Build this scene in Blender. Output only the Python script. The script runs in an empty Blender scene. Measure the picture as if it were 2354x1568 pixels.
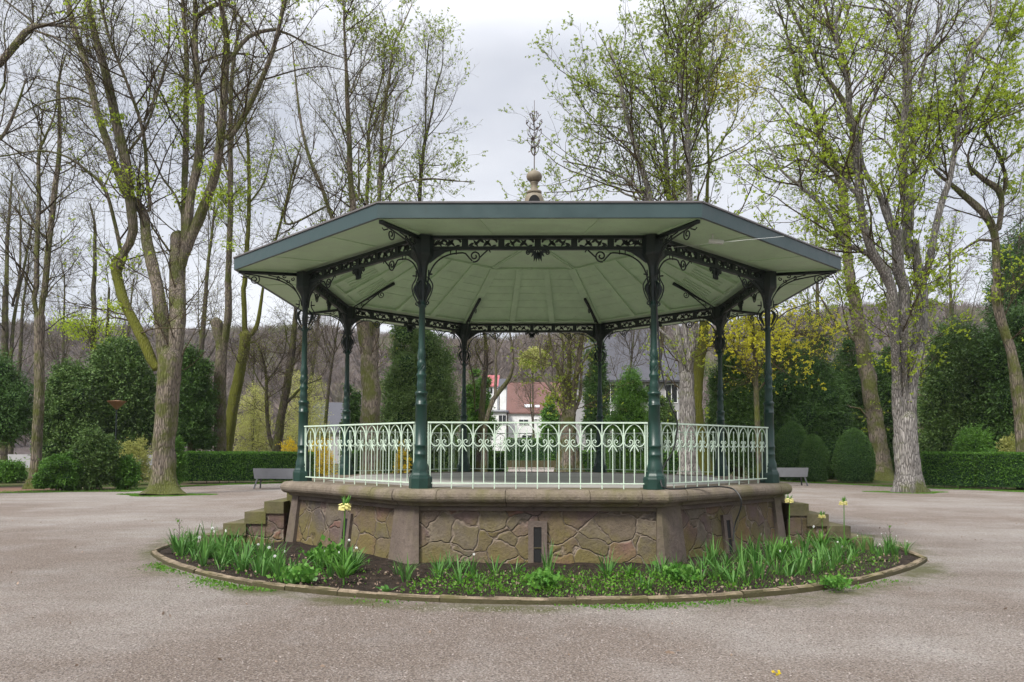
import bpy, math, random
import numpy as np
from mathutils import Matrix, Vector
rng = np.random.default_rng(7); random.seed(7)
D = bpy.data; S = bpy.context.scene; COL = S.collection
PI = math.pi
# ------------------------------------------------------------------ camera
f, yaw, pit, rol, CX, CY, CZ, v0 = 1811.4, .0288, .0513, .003, .015, -15.1, 1.7, 154.5
cyw, syw, cp, sp = math.cos(yaw), math.sin(yaw), math.cos(pit), math.sin(pit)
_r0 = np.array([cyw, syw, 0]); _f0 = np.array([-syw*cp, cyw*cp, sp]); _u0 = np.cross(_r0, _f0)
RT = math.cos(rol)*_r0 + math.sin(rol)*_u0; UP = -math.sin(rol)*_r0 + math.cos(rol)*_u0
CAM = np.array([CX, CY, CZ])
cam = D.cameras.new('camera'); co = D.objects.new('camera', cam); COL.objects.link(co)
cam.sensor_width = 36; cam.lens = 36*f/2353; cam.shift_y = v0/2353; cam.clip_end = 3000; cam.clip_start = .1
M = Matrix.Identity(4)
for i in range(3):
    M[i][0], M[i][1], M[i][2], M[i][3] = RT[i], UP[i], -_f0[i], CAM[i]
co.matrix_world = M; S.camera = co
# measuring helpers: a point of the place from a bearing and a depth
def ray(u, v): return RT*(u-1176.5) - UP*(v-784-v0) + _f0*f
def Gp(u, v, z=0):
    d = ray(u, v); return CAM + d*(z-CZ)/d[2]
def Pd(u, v, y):
    d = ray(u, v); return CAM + d*(y-CY)/d[1]
def projuv(P):
    d = np.asarray(P)-CAM; c = d@_f0; return np.stack([1176.5+f*(d@RT)/c, 784+v0-f*(d@UP)/c], -1)
# ------------------------------------------------------------------ world, sun, exposure
SUN_EL, SUN_AZ = math.radians(48), math.radians(215)     # azimuth clockwise from +Y
W = D.worlds.new("World"); S.world = W; W.use_nodes = True
nt = W.node_tree; nt.nodes.clear()
def N(t, **k):
    n = nt.nodes.new(t)
    for a, b in k.items(): setattr(n, a, b)
    return n
sky = N('ShaderNodeTexSky', sky_type='NISHITA', sun_disc=False); sky.sun_elevation = SUN_EL; sky.sun_rotation = SUN_AZ
tc = N('ShaderNodeTexCoord'); sep = N('ShaderNodeSeparateXYZ'); nt.links.new(tc.outputs['Generated'], sep.inputs[0])
mp = N('ShaderNodeMapping'); mp.inputs['Scale'].default_value = (1, 1, 2.6); nt.links.new(tc.outputs['Generated'], mp.inputs[0])
nz = N('ShaderNodeTexNoise'); nz.inputs['Scale'].default_value = 2.1; nz.inputs['Detail'].default_value = 5; nz.inputs['Roughness'].default_value = .5
nt.links.new(mp.outputs[0], nz.inputs['Vector'])
cr_ = N('ShaderNodeValToRGB'); cr_.color_ramp.elements[0].position = .36; cr_.color_ramp.elements[1].position = .66
cr_.color_ramp.elements[0].color = (4.7, 4.9, 5.45, 1); cr_.color_ramp.elements[1].color = (7.0, 7.1, 7.4, 1)
nt.links.new(nz.outputs['Fac'], cr_.inputs[0])
zen = N('ShaderNodeMapRange'); zen.inputs[1].default_value = .45; zen.inputs[2].default_value = 1.; zen.inputs[3].default_value = 1.; zen.inputs[4].default_value = 3.8
nt.links.new(sep.outputs[2], zen.inputs[0])
mul = N('ShaderNodeVectorMath', operation='SCALE'); nt.links.new(cr_.outputs[0], mul.inputs[0]); nt.links.new(zen.outputs[0], mul.inputs['Scale'])
low = N('ShaderNodeMapRange'); low.inputs[1].default_value = 0; low.inputs[2].default_value = .42; low.inputs[3].default_value = 1.15; low.inputs[4].default_value = 1.
nt.links.new(sep.outputs[2], low.inputs[0]); mul2 = N('ShaderNodeVectorMath', operation='SCALE'); nt.links.new(mul.outputs[0], mul2.inputs[0]); nt.links.new(low.outputs[0], mul2.inputs['Scale'])
mx = N('ShaderNodeMix', data_type='RGBA'); mx.inputs[0].default_value = .9
nt.links.new(sky.outputs[0], mx.inputs[6]); nt.links.new(mul2.outputs[0], mx.inputs[7])
bg = N('ShaderNodeBackground'); bg.inputs[1].default_value = .1; nt.links.new(mx.outputs[2], bg.inputs[0])
wo = N('ShaderNodeOutputWorld'); nt.links.new(bg.outputs[0], wo.inputs[0])
sl = D.lights.new('sun', 'SUN'); sl.energy = 3.3; sl.angle = math.radians(14); sl.color = (1, .965, .9)
so = D.objects.new('sun', sl); COL.objects.link(so)
sd = Vector((math.sin(SUN_AZ)*math.cos(SUN_EL), math.cos(SUN_AZ)*math.cos(SUN_EL), math.sin(SUN_EL)))
so.rotation_euler = sd.to_track_quat('Z', 'Y').to_euler()
S.view_settings.view_transform = 'Standard'; S.view_settings.look = 'None'; S.view_settings.exposure = .5; S.view_settings.gamma = 1
S.render.engine = 'CYCLES'; S.cycles.max_bounces = 6; S.cycles.diffuse_bounces = 4; S.cycles.transparent_max_bounces = 8
S.render.resolution_x = 1024; S.render.resolution_y = 682
# ------------------------------------------------------------------ materials
class MT:
    def __init__(s, name):
        s.m = D.materials.new(name); s.m.use_nodes = True; s.t = s.m.node_tree
        s.p = s.t.nodes['Principled BSDF']; s.out = s.t.nodes['Material Output']
        s.c = None
    def n(s, t, ins=None, **k):
        n = s.t.nodes.new(t)
        for a, b in k.items(): setattr(n, a, b)
        for a, b in (ins or {}).items():
            if isinstance(b, bpy.types.NodeSocket): s.t.links.new(b, n.inputs[a])
            else: n.inputs[a].default_value = b
        return n
    def co(s, scale=(1, 1, 1)):
        c = s.n('ShaderNodeTexCoord').outputs['Object']
        return s.n('ShaderNodeMapping', {'Vector': c, 'Scale': scale}).outputs[0]
    def noise(s, scale, detail=4, rough=.55, vec=None, sc=(1, 1, 1), dist=0):
        return s.n('ShaderNodeTexNoise', {'Vector': vec or s.co(sc), 'Scale': scale, 'Detail': detail, 'Roughness': rough, 'Distortion': dist}).outputs['Fac']
    def ramp(s, fac, stops):
        r = s.n('ShaderNodeValToRGB', {'Fac': fac}); e = r.color_ramp.elements
        while len(e) > 1: e.remove(e[0])
        for i, (p, c) in enumerate(stops):
            el = e[0] if i == 0 else e.new(p)
            el.position = p; el.color = (*c, 1) if len(c) == 3 else c
        return r.outputs[0]
    def val(s, fac, a, b, lo=0., hi=1.):
        return s.n('ShaderNodeMapRange', {0: fac, 1: a, 2: b, 3: lo, 4: hi}).outputs[0]
    def mix(s, fac, a, b, mode='MIX'):
        m = s.n('ShaderNodeMix', data_type='RGBA', blend_type=mode)
        for i, v in ((0, fac), (6, a), (7, b)):
            if isinstance(v, bpy.types.NodeSocket): s.t.links.new(v, m.inputs[i])
            else: m.inputs[i].default_value = v if i == 0 else (*v, 1)
        return m.outputs[2]
    def math(s, op, a, b=0.):
        return s.n('ShaderNodeMath', {0: a, 1: b}, operation=op).outputs[0]
    def done(s, col, rough=.6, bump=None, dist=.02, strength=1., metal=0, spec=.5):
        for k, v in (('Base Color', col), ('Roughness', rough)):
            if isinstance(v, bpy.types.NodeSocket): s.t.links.new(v, s.p.inputs[k])
            else: s.p.inputs[k].default_value = (*v, 1) if k == 'Base Color' else v
        s.p.inputs['Metallic'].default_value = metal; s.p.inputs['Specular IOR Level'].default_value = spec
        if bump is not None:
            b = s.n('ShaderNodeBump', {'Height': bump, 'Distance': dist, 'Strength': strength})
            s.t.links.new(b.outputs[0], s.p.inputs['Normal'])
        return s.m
def paint(name, c, rough=.4, var=.18, dirt=(.05, .045, .03), dirtamt=.25):
    m = MT(name); n = m.noise(3.1, 6, .65)
    a = m.mix(m.val(n, .3, .75), tuple(x*(1-var) for x in c), tuple(min(1, x*(1+var)) for x in c))
    d = m.noise(14, 6, .7, sc=(1, 1, .35)); a = m.mix(m.val(d, .58, .78, 0, dirtamt), a, dirt)
    return m.done(a, m.val(n, .3, .7, rough-.08, rough+.12), d, .002, .6)
def leafmat(name, c1, c2, trans=.3, rough=.5, nscale=.8, bright=None):
    m = MT(name); g = m.n('ShaderNodeNewGeometry').outputs['Random Per Island']
    n = m.noise(nscale, 3, .6)
    a = m.mix(m.val(n, .35, .65), c1, c2)
    a = m.mix(m.val(g, 0, 1, 0, .55), a, bright or tuple(min(1, x*1.9) for x in c2))
    m.t.links.new(a, m.p.inputs['Base Color']); m.p.inputs['Roughness'].default_value = rough
    m.p.inputs['Specular IOR Level'].default_value = .18
    tr = m.n('ShaderNodeBsdfTranslucent', {'Color': a}); ms = m.n('ShaderNodeMixShader', {0: trans, 1: m.p.outputs[0], 2: tr.outputs[0]})
    m.t.links.new(ms.outputs[0], m.out.inputs['Surface']); return m.m
def bark(name, c1, c2, moss=.25, mosscol=(.075, .09, .012), scale=1., bump=.04):
    m = MT(name)
    a = m.noise(9*scale, 8, .78, sc=(1, 1, .16)); b = m.noise(2.2, 4, .6)
    v = m.n('ShaderNodeTexVoronoi', {'Vector': m.co((1, 1, .16)), 'Scale': 15*scale}, feature='DISTANCE_TO_EDGE').outputs['Distance']
    col = m.mix(m.val(a, .35, .65), c1, c2)
    col = m.mix(m.val(b, .45, .7, 0, .6), col, tuple(x*1.5 for x in c2))
    cr = m.val(v, 0, .16, .8, 0); col = m.mix(cr, col, tuple(x*.3 for x in c1))
    mn = m.noise(1.1, 5, .65)
    z = m.n('ShaderNodeSeparateXYZ', {0: m.n('ShaderNodeTexCoord').outputs['Object']}).outputs[2]
    low = m.val(z, 0, 1.6, .14, 0)
    mk = m.val(m.math('ADD', mn, low), .66-moss*.42, .80-moss*.42, 0, .85)
    col = m.mix(mk, col, mosscol)
    h = m.math('ADD', m.math('MULTIPLY', m.val(v, 0, .2), .6), a)
    return m.done(col, .9, h, bump, 1., spec=.2)
M_grav = MT('gravel')
def _():
    m = M_grav; big = m.noise(.16, 5, .6); mid = m.noise(1.3, 5, .65); st = m.noise(.5, 4, .6, sc=(.35, 1.3, 1)); fine = m.noise(55, 3, .75); pit = m.noise(24, 4, .7)
    c = m.mix(m.val(big, .42, .58), (.315, .25, .205), (.485, .43, .385))
    c = m.mix(m.val(st, .45, .7, 0, .55), c, (.235, .182, .145))
    c = m.mix(m.val(mid, .5, .8, 0, .4), c, (.52, .475, .45))
    c = m.mix(m.val(fine, .5, .34, 0, .8), c, (.085, .07, .06)); c = m.mix(m.val(m.noise(110, 2, .6), .55, .7, 0, .5), c, (.12, .10, .09))
    c = m.mix(m.val(fine, .54, .66, 0, .75), c, (.66, .60, .55)); c = m.mix(m.val(m.noise(26, 3, .6), .44, .30, 0, .8), c, (.10, .08, .07))
    c = m.mix(m.val(pit, .42, .30, 0, .6), c, (.09, .075, .06))
    # moss creeping round the kerb of the flower bed
    ob = m.n('ShaderNodeTexCoord').outputs['Object']; xy = m.n('ShaderNodeVectorMath', {0: ob, 1: (1, 1, 0)}, operation='MULTIPLY').outputs[0]
    L = m.n('ShaderNodeVectorMath', {0: xy}, operation='LENGTH').outputs['Value']
    ring = m.val(m.math('ABSOLUTE', m.math('SUBTRACT', L, 6.62)), .05, .75, .30, 0)
    mo = m.noise(1.0, 6, .7)
    c = m.mix(m.val(m.math('ADD', ring, mo), .70, .9, 0, .75), c, (.105, .115, .025))
    h = m.math('ADD', fine, m.math('ADD', pit, mid))
    m.done(c, .92, h, .07, 1, spec=.2)
_()
M_soil = MT('soil')
def _():
    m = M_soil; a = m.noise(9, 8, .75); b = m.noise(2, 4, .6); k = m.noise(40, 4, .7)
    c = m.mix(m.val(a, .35, .65), (.012, .009, .007), (.055, .04, .03))
    c = m.mix(m.val(k, .62, .72, 0, .6), c, (.28, .21, .17))
    m.done(c, .95, m.math('ADD', a, m.math('MULTIPLY', k, .3)), .06, 1, spec=.15)
_()
M_park = MT('park_ground')
def _():
    m = M_park; a = m.noise(.35, 6, .65); b = m.noise(3, 6, .7); k = m.noise(30, 4, .7)
    c = m.mix(m.val(b, .35, .65), (.075, .055, .038), (.15, .115, .08))
    c = m.mix(m.val(a, .42, .58), c, (.055, .085, .016)); c = m.mix(m.val(k, .55, .75, 0, .5), c, (.15, .14, .06))
    m.done(c, .95, m.math('ADD', b, k), .05, 1, spec=.1)
_()
M_lawn = MT('lawn'); _l = M_lawn; _l.done(_l.mix(_l.val(_l.noise(2, 5, .7), .3, .7), (.05, .13, .015), (.11, .2, .03)), .9, _l.noise(60, 3, .7), .03, 1, spec=.1)
def stone(name, base, alt, moss=.3, sc=3., side=None):
    m = MT(name); a = m.noise(sc, 7, .68); b = m.noise(sc*9, 5, .7); w = m.noise(1.4, 4, .6, sc=(1, 1, .5))
    c = m.mix(m.val(a, .35, .65), base, alt); c = m.mix(m.val(b, .5, .7, 0, .35), c, tuple(x*.45 for x in base))
    c = m.mix(m.val(w, .5, .68, 0, moss), c, (.12, .115, .035)); k = m.noise(2.3, 6, .7)
    c = m.mix(m.val(k, .57, .7, 0, .55), c, (.05, .042, .034))
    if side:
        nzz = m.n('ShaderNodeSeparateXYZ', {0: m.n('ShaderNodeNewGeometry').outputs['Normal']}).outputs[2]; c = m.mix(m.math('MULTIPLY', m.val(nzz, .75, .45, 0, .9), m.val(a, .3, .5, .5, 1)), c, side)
    return m.done(c, .88, m.math('ADD', m.math('MULTIPLY', a, .5), b), .02, .8, spec=.2)
M_cope = stone('coping_stone', (.145, .118, .09), (.225, .185, .145), .6)
M_pier = stone('pier_stone', (.095, .074, .062), (.155, .122, .10), .35, 2.)
M_step = stone('step_stone', (.085, .078, .04), (.16, .135, .085), .9)
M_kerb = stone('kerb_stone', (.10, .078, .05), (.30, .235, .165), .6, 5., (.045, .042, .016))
M_deck = MT('deck'); _l = M_deck; _l.done(_l.mix(_l.val(_l.noise(.9, 5, .6), .35, .65), (.32, .305, .28), (.42, .40, .375)), .8, _l.noise(60, 3, .6), .003, .6)
M_wall = MT('crazy_paving_wall')
def _():
    m = M_wall; d = m.n('ShaderNodeTexNoise', {'Vector': m.co(), 'Scale': 2.2, 'Detail': 3})
    cc = m.n('ShaderNodeVectorMath', {0: m.co((1, 1, 1.15)), 1: m.n('ShaderNodeVectorMath', {0: d.outputs['Color'], 'Scale': .42}, operation='SCALE').outputs[0]}, operation='ADD').outputs[0]
    e = m.n('ShaderNodeTexVoronoi', {'Vector': cc, 'Scale': 2.7, 'Randomness': 1}, feature='DISTANCE_TO_EDGE').outputs['Distance']
    q = m.n('ShaderNodeTexVoronoi', {'Vector': cc, 'Scale': 2.7, 'Randomness': 1}).outputs['Color']
    r = m.n('ShaderNodeSeparateColor', {0: q}).outputs[0]
    c = m.ramp(r, [(0, (.12, .082, .078)), (.22, (.22, .155, .135)), (.42, (.15, .13, .08)), (.6, (.27, .135, .115)), (.78, (.125, .105, .10)), (1, (.23, .19, .135))])
    n1 = m.noise(7, 7, .7); c = m.mix(m.val(n1, .35, .7, 0, .6), c, (.075, .058, .045)); c = m.mix(.18, c, (.06, .05, .04))
    gr = m.n('ShaderNodeNewGeometry').outputs['Position']; z = m.n('ShaderNodeSeparateXYZ', {0: gr}).outputs[2]
    wl = m.noise(1.1, 5, .65); c = m.mix(m.val(m.math('SUBTRACT', wl, m.math('MULTIPLY', z, .22)), .30, .48, 0, .75), c, (.15, .125, .04))
    jm = m.val(e, .014, .035, 1, 0); jn = m.val(m.noise(1.3, 4, .6), .36, .50); c = m.mix(m.math('MULTIPLY', m.math('MULTIPLY', jm, jn), 1.), c, (.225, .18, .14))
    dk = m.math('MULTIPLY', m.val(e, .0, .02, 1, 0), m.val(jn, .5, 0)); c = m.mix(m.math('MULTIPLY', dk, .7), c, (.04, .03, .025))
    n2 = m.noise(28, 6, .75); c = m.mix(m.val(n2, .5, .75, 0, .5), c, (.07, .052, .043))
    h = m.math('ADD', m.math('SUBTRACT', m.math('MULTIPLY', r, .9), m.val(e, 0, .05, 1.1, 0)), m.math('ADD', m.math('MULTIPLY', n1, 1.6), m.math('MULTIPLY', n2, .5)))
    m.done(c, .9, h, .022, 1, spec=.15)
_()
M_mint = paint('mint_paint', (.42, .57, .36), .5, .12, (.12, .13, .06), .5)
M_rail = paint('rail_paint', (.52, .63, .51), .35, .06, (.2, .16, .08), .25)
M_green = paint('dark_green_paint', (.004, .032, .022), .38, .35, (.03, .03, .02), .3)
M_iron = paint('cast_iron', (.004, .012, .010), .5, .3)
M_fascia = paint('fascia_paint', (.026, .052, .052),   .42, .15, (.02, .03, .028), .6)
M_zinc = paint('zinc', (.11, .10, .10), .5, .2)
M_fin = paint('finial_stone', (.17, .14, .095), .6, .3)
M_black = MT('black_gap').done((.004, .004, .004), .9)
M_cable = MT('cable_rubber').done((.012, .012, .012), .5)
M_white = paint('white_plastic', (.6, .62, .58), .4)
M_bench = paint('grey_bench_metal', (.22, .23, .25), .45, .12)
M_bleg = paint('bench_leg_metal', (.06, .06, .065), .5, .12)
B_grey = bark('grey_brown_bark', (.13, .105, .078), (.25, .21, .17), .5)
B_gran = bark('ash_grey_bark', (.15, .135, .12), (.32, .30, .28), .25, bump=.05)
B_moss = bark('mossy_bark', (.10, .08, .055), (.17, .14, .10), .95, (.105, .115, .008))
B_dark = bark('dark_bark', (.06, .048, .036), (.13, .108, .085), .5)
B_far = MT('far_twig'); B_far.done((.10, .082, .066), .9, spec=.1)
B_twig = bark('twig_bark', (.038, .028, .016), (.095, .072, .042), .15, bump=.01)
L_bud = leafmat('bud', (.10, .10, .025), (.18, .19, .04), .4, bright=(.32, .36, .06))
L_fresh = leafmat('fresh_leaf', (.22, .32, .025), (.34, .44, .03), .5, .5, .6, (.50, .58, .06))
L_box = leafmat('mid_green_leaf', (.045, .095, .022), (.09, .16, .04), .2, .5, 1.2, (.20, .28, .09))
L_olive = leafmat('young_leaf', (.16, .24, .025), (.27, .35, .035), .5, .5, .5, (.45, .52, .08))
L_yel = leafmat('yellow_green_leaf', (.36, .37, .03), (.52, .50, .04), .5, .5, .6, (.65, .6, .05))
L_dark = leafmat('evergreen_leaf', (.020, .056, .012), (.05, .11, .022), .1, .5, .9, (.13, .22, .05))
L_holly = leafmat('holly_leaf', (.027, .068, .014), (.065, .13, .028), .12, .5, .9, (.19, .27, .08))
L_yew = leafmat('yew_leaf', (.024, .060, .013), (.052, .11, .025), .1, .6, 2.2, (.10, .19, .045))
L_hedge = leafmat('hedge_leaf', (.024, .070, .012), (.06, .15, .022), .2, .5, 2., (.17, .33, .05))
L_laurel = leafmat('laurel_leaf', (0.0375, 0.112, 0.015), (0.0875, 0.2, 0.025), .25, .4, 1.5, (0.188, 0.35, 0.0625))
L_pale = leafmat('pale_spring_leaf', (.24, .26, .07), (.38, .38, .13), .5, .6, .7)
L_blade = leafmat('daffodil_leaf', (.026, .10, .02), (.06, .185, .03), .3, .42, 3., (.18, .33, .08))
L_lily = leafmat('lily_leaf', (.04, .14, .02), (.09, .24, .03), .35, .35, 3., (.2, .38, .08))
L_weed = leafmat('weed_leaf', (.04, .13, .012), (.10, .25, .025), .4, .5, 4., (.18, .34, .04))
P_white = leafmat('white_petal', (.7, .7, .66), (.85, .83, .8), .3); P_yel = leafmat('yellow_petal', (.7, .62, .16), (.8, .74, .35), .3, bright=(.9, .85, .5))
P_pink = leafmat('pink_petal', (.5, .25, .35), (.6, .3, .4), .3); P_fors = leafmat('forsythia_petal', (.5, .34, .02), (.65, .45, .03), .3)
# ------------------------------------------------------------------ mesh helpers
def tag(o, label=None, cat=None, group=None, kind=None):
    for k, v in (('label', label), ('category', cat), ('group', group), ('kind', kind)):
        if v: o[k] = v
    return o
def mk(name, V, F, mat, parent=None, smooth=False, mats=None, mi=None):
    """V (n,3); F list of (m,k) index arrays"""
    me = D.meshes.new(name); V = np.asarray(V, dtype=np.float32)
    if not (isinstance(F, list) and isinstance(F[0], np.ndarray)):
        F = np.asarray(F, dtype=np.int32); F = [F[0] if F.ndim == 3 else F]
    F = [np.asarray(x, dtype=np.int32) for x in F if len(x)]
    me.vertices.add(len(V)); me.vertices.foreach_set('co', V.ravel())
    me.loops.add(sum(x.size for x in F)); me.loops.foreach_set('vertex_index', np.concatenate([x.ravel() for x in F]))
    tot = np.concatenate([np.full(len(x), x.shape[1], dtype=np.int32) for x in F]); st = np.concatenate([[0], np.cumsum(tot)[:-1]]).astype(np.int32)
    me.polygons.add(len(tot)); me.polygons.foreach_set('loop_start', st); me.polygons.foreach_set('loop_total', tot)
    me.polygons.foreach_set('use_smooth', np.full(len(tot), smooth))
    for m in (mats or [mat]): me.materials.append(getattr(m, "m", m))
    if mi is not None: me.polygons.foreach_set('material_index', np.asarray(mi, dtype=np.int32))
    me.update(calc_edges=True); me.validate()
    o = D.objects.new(name, me); COL.objects.link(o)
    if parent: o.parent = parent
    return o
class MB:
    """collects boxes, prisms, lathes and tubes into ONE mesh"""
    def __init__(s): s.V = []; s.F = {}; s.n = 0
    def add(s, V, F):
        V = np.asarray(V, float)
        for x in (F if isinstance(F, list) and isinstance(F[0], np.ndarray) else [F]):
            x = np.asarray(x); s.F.setdefault(x.shape[1], []).append(x + s.n)
        s.V.append(V); s.n += len(V); return s
    def box(s, x0, x1, y0, y1, z0, z1, xf=None):
        v = np.array([[x, y, z] for z in (z0, z1) for y in (y0, y1) for x in (x0, x1)], float)
        if xf is not None: v = xf(v)
        return s.add(v, [[0, 2, 3, 1], [4, 5, 7, 6], [0, 1, 5, 4], [2, 6, 7, 3], [0, 4, 6, 2], [1, 3, 7, 5]])
    def bar(s, a, b, w, h, up=(0, 0, 1)):
        a, b = np.array(a, float), np.array(b, float); t = (b-a)/np.linalg.norm(b-a); u = np.array(up, float)
        x = np.cross(t, u); x /= np.linalg.norm(x); y = np.cross(x, t)
        v = [p + x*w*i/2 + y*h*j/2 for p in (a, b) for i, j in ((-1, -1), (1, -1), (1, 1), (-1, 1))]
        return s.add(v, [[0, 1, 2, 3], [7, 6, 5, 4], [0, 4, 5, 1], [1, 5, 6, 2], [2, 6, 7, 3], [3, 7, 4, 0]])
    def lathe(s, prof, n=16, c=(0, 0, 0), a0=0., wob=None):
        prof = np.array(prof, float); k = len(prof); th = a0 + np.arange(n)*2*PI/n
        V = np.zeros((k, n, 3)); V[..., 0] = prof[:, :1]*np.cos(th); V[..., 1] = prof[:, :1]*np.sin(th); V[..., 2] = prof[:, 1:]
        V += np.array(c); i = np.arange(k-1)[:, None]*n; j = np.arange(n)[None]; j2 = (j+1) % n
        return s.add(V.reshape(-1, 3), np.stack([i+j, i+j2, i+n+j2, i+n+j], -1).reshape(-1, 4))
    def prism(s, poly, t, xf):
        """2-D outline (convex-ish) extruded by +-t/2, placed by xf(u, w, v)->3-D"""
        n = len(poly); P = np.array(poly, float)
        v = np.array([xf(p[0], q, p[1]) for q in (-t/2, t/2) for p in P])
        s.add(v, [list(range(n))[::-1], [n+i for i in range(n)]])
        s.add(v, [[i, (i+1) % n, n+(i+1) % n, n+i] for i in range(n)]); return s
    def tube(s, pts, r, sides=6, cap=True):
        P = np.array(pts, float); k = len(P); r = np.broadcast_to(np.asarray(r, float), (k,))
        v, fcs = tubes(P[None], r[None], sides); s.add(v, fcs)
        return s
    def build(s, name, mat, parent=None, smooth=False, **kw):
        return mk(name, np.concatenate(s.V), [np.concatenate(x) for x in s.F.values()], mat, parent, smooth, **kw)
def tubes(P, R, sides=3, ridge=None):
    """P (N,K,3) polylines, R (N,K) radii -> verts, quads"""
    Nn, K, _ = P.shape
    T = np.empty_like(P); T[:, 1:-1] = P[:, 2:]-P[:, :-2]; T[:, 0] = P[:, 1]-P[:, 0]; T[:, -1] = P[:, -1]-P[:, -2]
    T /= np.linalg.norm(T, axis=2, keepdims=True)+1e-9
    m = np.abs(T.mean(1)); ref = np.zeros((Nn, 3)); ref[np.arange(Nn), m.argmin(1)] = 1
    A = np.cross(T, ref[:, None]); A /= np.linalg.norm(A, axis=2, keepdims=True)+1e-9; B = np.cross(T, A)
    th = np.arange(sides)*2*PI/sides
    rr = R[..., None]*np.ones(sides)
    if ridge is not None: rr = rr*ridge
    V = P[:, :, None] + rr[..., None]*(A[:, :, None]*np.cos(th)[:, None] + B[:, :, None]*np.sin(th)[:, None])
    i = (np.arange(Nn)[:, None, None]*K + np.arange(K-1)[None, :, None])*sides; j = np.arange(sides)[None, None]; j2 = (j+1) % sides
    F = np.stack([i+j, i+j2, i+sides+j2, i+sides+j], -1).reshape(-1, 4)
    return V.reshape(-1, 3), F
def unit(v): return v/(np.linalg.norm(v, axis=-1, keepdims=True)+1e-9)
def rdir(n): return unit(rng.normal(size=(n, 3)))
def leaves(C, size, aspect=.5, nrm=None, spread=1., droop=0., per=1):
    """rhombic leaves at points C"""
    C = np.repeat(C, per, 0); n = len(C); size = np.broadcast_to(size, (n//per,)) if np.ndim(size) else np.full(n//per, size)
    size = np.repeat(size, per)*rng.uniform(.6, 1.3, n)
    d = rdir(n) if nrm is None else unit(np.repeat(nrm, per, 0) + spread*rng.normal(size=(n, 3)))
    d[:, 2] -= droop; d = unit(d); s = unit(np.cross(d, rdir(n))); w = size*aspect/2
    V = np.stack([C, C+d*(size*.5)[:, None]+s*w[:, None], C+d*size[:, None], C+d*(size*.5)[:, None]-s*w[:, None]], 1)
    return V.reshape(-1, 3), np.arange(4*n).reshape(n, 4)
def grow(P0, Dr, L, K, wander=.25, up=.0, jit=1.):
    n = len(P0); P = np.empty((n, K, 3)); P[:, 0] = P0; d = unit(Dr)
    for k in range(1, K):
        d = unit(d + rng.normal(size=(n, 3))*wander + np.array([0, 0, up])); P[:, k] = P[:, k-1] + d*(L/(K-1))[:, None]
    return P
def spawn(P, R, m, t0=.15, t1=1., ang=(.5, 1.1), L=None, K=5, wander=.22, up=.1, rs=.55, tip=.004, out=None):
    n, Kp, _ = P.shape; t = rng.uniform(t0, t1, (n, m))*(Kp-1-1e-4); i = t.astype(int); fr = (t-i)[..., None]
    a = np.arange(n)[:, None]; p = P[a, i]*(1-fr)+P[a, i+1]*fr; T = unit(P[a, i+1]-P[a, i]); r = (R[a, i]*(1-fr[..., 0])+R[a, i+1]*fr[..., 0])
    T = T.reshape(-1, 3); p = p.reshape(-1, 3); r = r.ravel(); s = unit(np.cross(T, rdir(len(T))))
    if out is not None: s = unit(s + out)
    th = rng.uniform(ang[0], ang[1], len(T))[:, None]; d = T*np.cos(th)+s*np.sin(th)
    ln = L(t.ravel()/(Kp-1), r) if callable(L) else rng.uniform(L[0], L[1], len(T))*(1-.45*t.ravel()/(Kp-1))
    q = grow(p, d, ln, K, wander, up); r0 = np.minimum(r*rs, .005+ln*.0075)
    rad = r0[:, None]*np.linspace(1, .25, K)[None] ; rad = np.maximum(rad, tip)
    return q, rad
def resample(pts, rad, step):
    P = np.array(pts, float); R = np.array(rad, float); n = len(P); out = []; ro = []
    E = np.vstack([2*P[0]-P[1], P, 2*P[-1]-P[-2]])
    for i in range(n-1):
        m = max(1, int(np.linalg.norm(P[i+1]-P[i])/step)); t = np.arange(m)[:, None]/m
        a, b, c, d = E[i], E[i+1], E[i+2], E[i+3]
        out.append(.5*((2*b)+(-a+c)*t+(2*a-5*b+4*c-d)*t*t+(-a+3*b-3*c+d)*t**3)); ro.append(R[i]+(R[i+1]-R[i])*t[:, 0])
    out.append(P[-1:]); ro.append(R[-1:]); return np.vstack(out), np.concatenate(ro)
def lump(seed, n=9, kmin=1.2, kmax=6.):
    r = np.random.default_rng(seed); K = r.normal(size=(n, 3))*r.uniform(kmin, kmax, (n, 1)); ph = r.uniform(0, 6.3, n); am = 1/np.linalg.norm(K, axis=1)
    am /= am.sum()
    return lambda d: (np.sin(d@K.T+ph)*am).sum(-1)
def empty(name, loc=(0, 0, 0), rz=0):
    o = D.objects.new(name, None); COL.objects.link(o); o.location = loc; o.rotation_euler.z = rz; o.empty_display_size = .2; return o
KIDS = {}
def copy_tree(o, parent=None):
    c = o.copy(); COL.objects.link(c)
    if parent: c.parent = parent
    for ch in list(o.children): copy_tree(ch, c)
    return c
def inst(o, rz, parent=None, loc=None):
    c = copy_tree(o, parent or o.parent); c.rotation_euler.z = rz
    if loc is not None: c.location = loc
    return c

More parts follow.
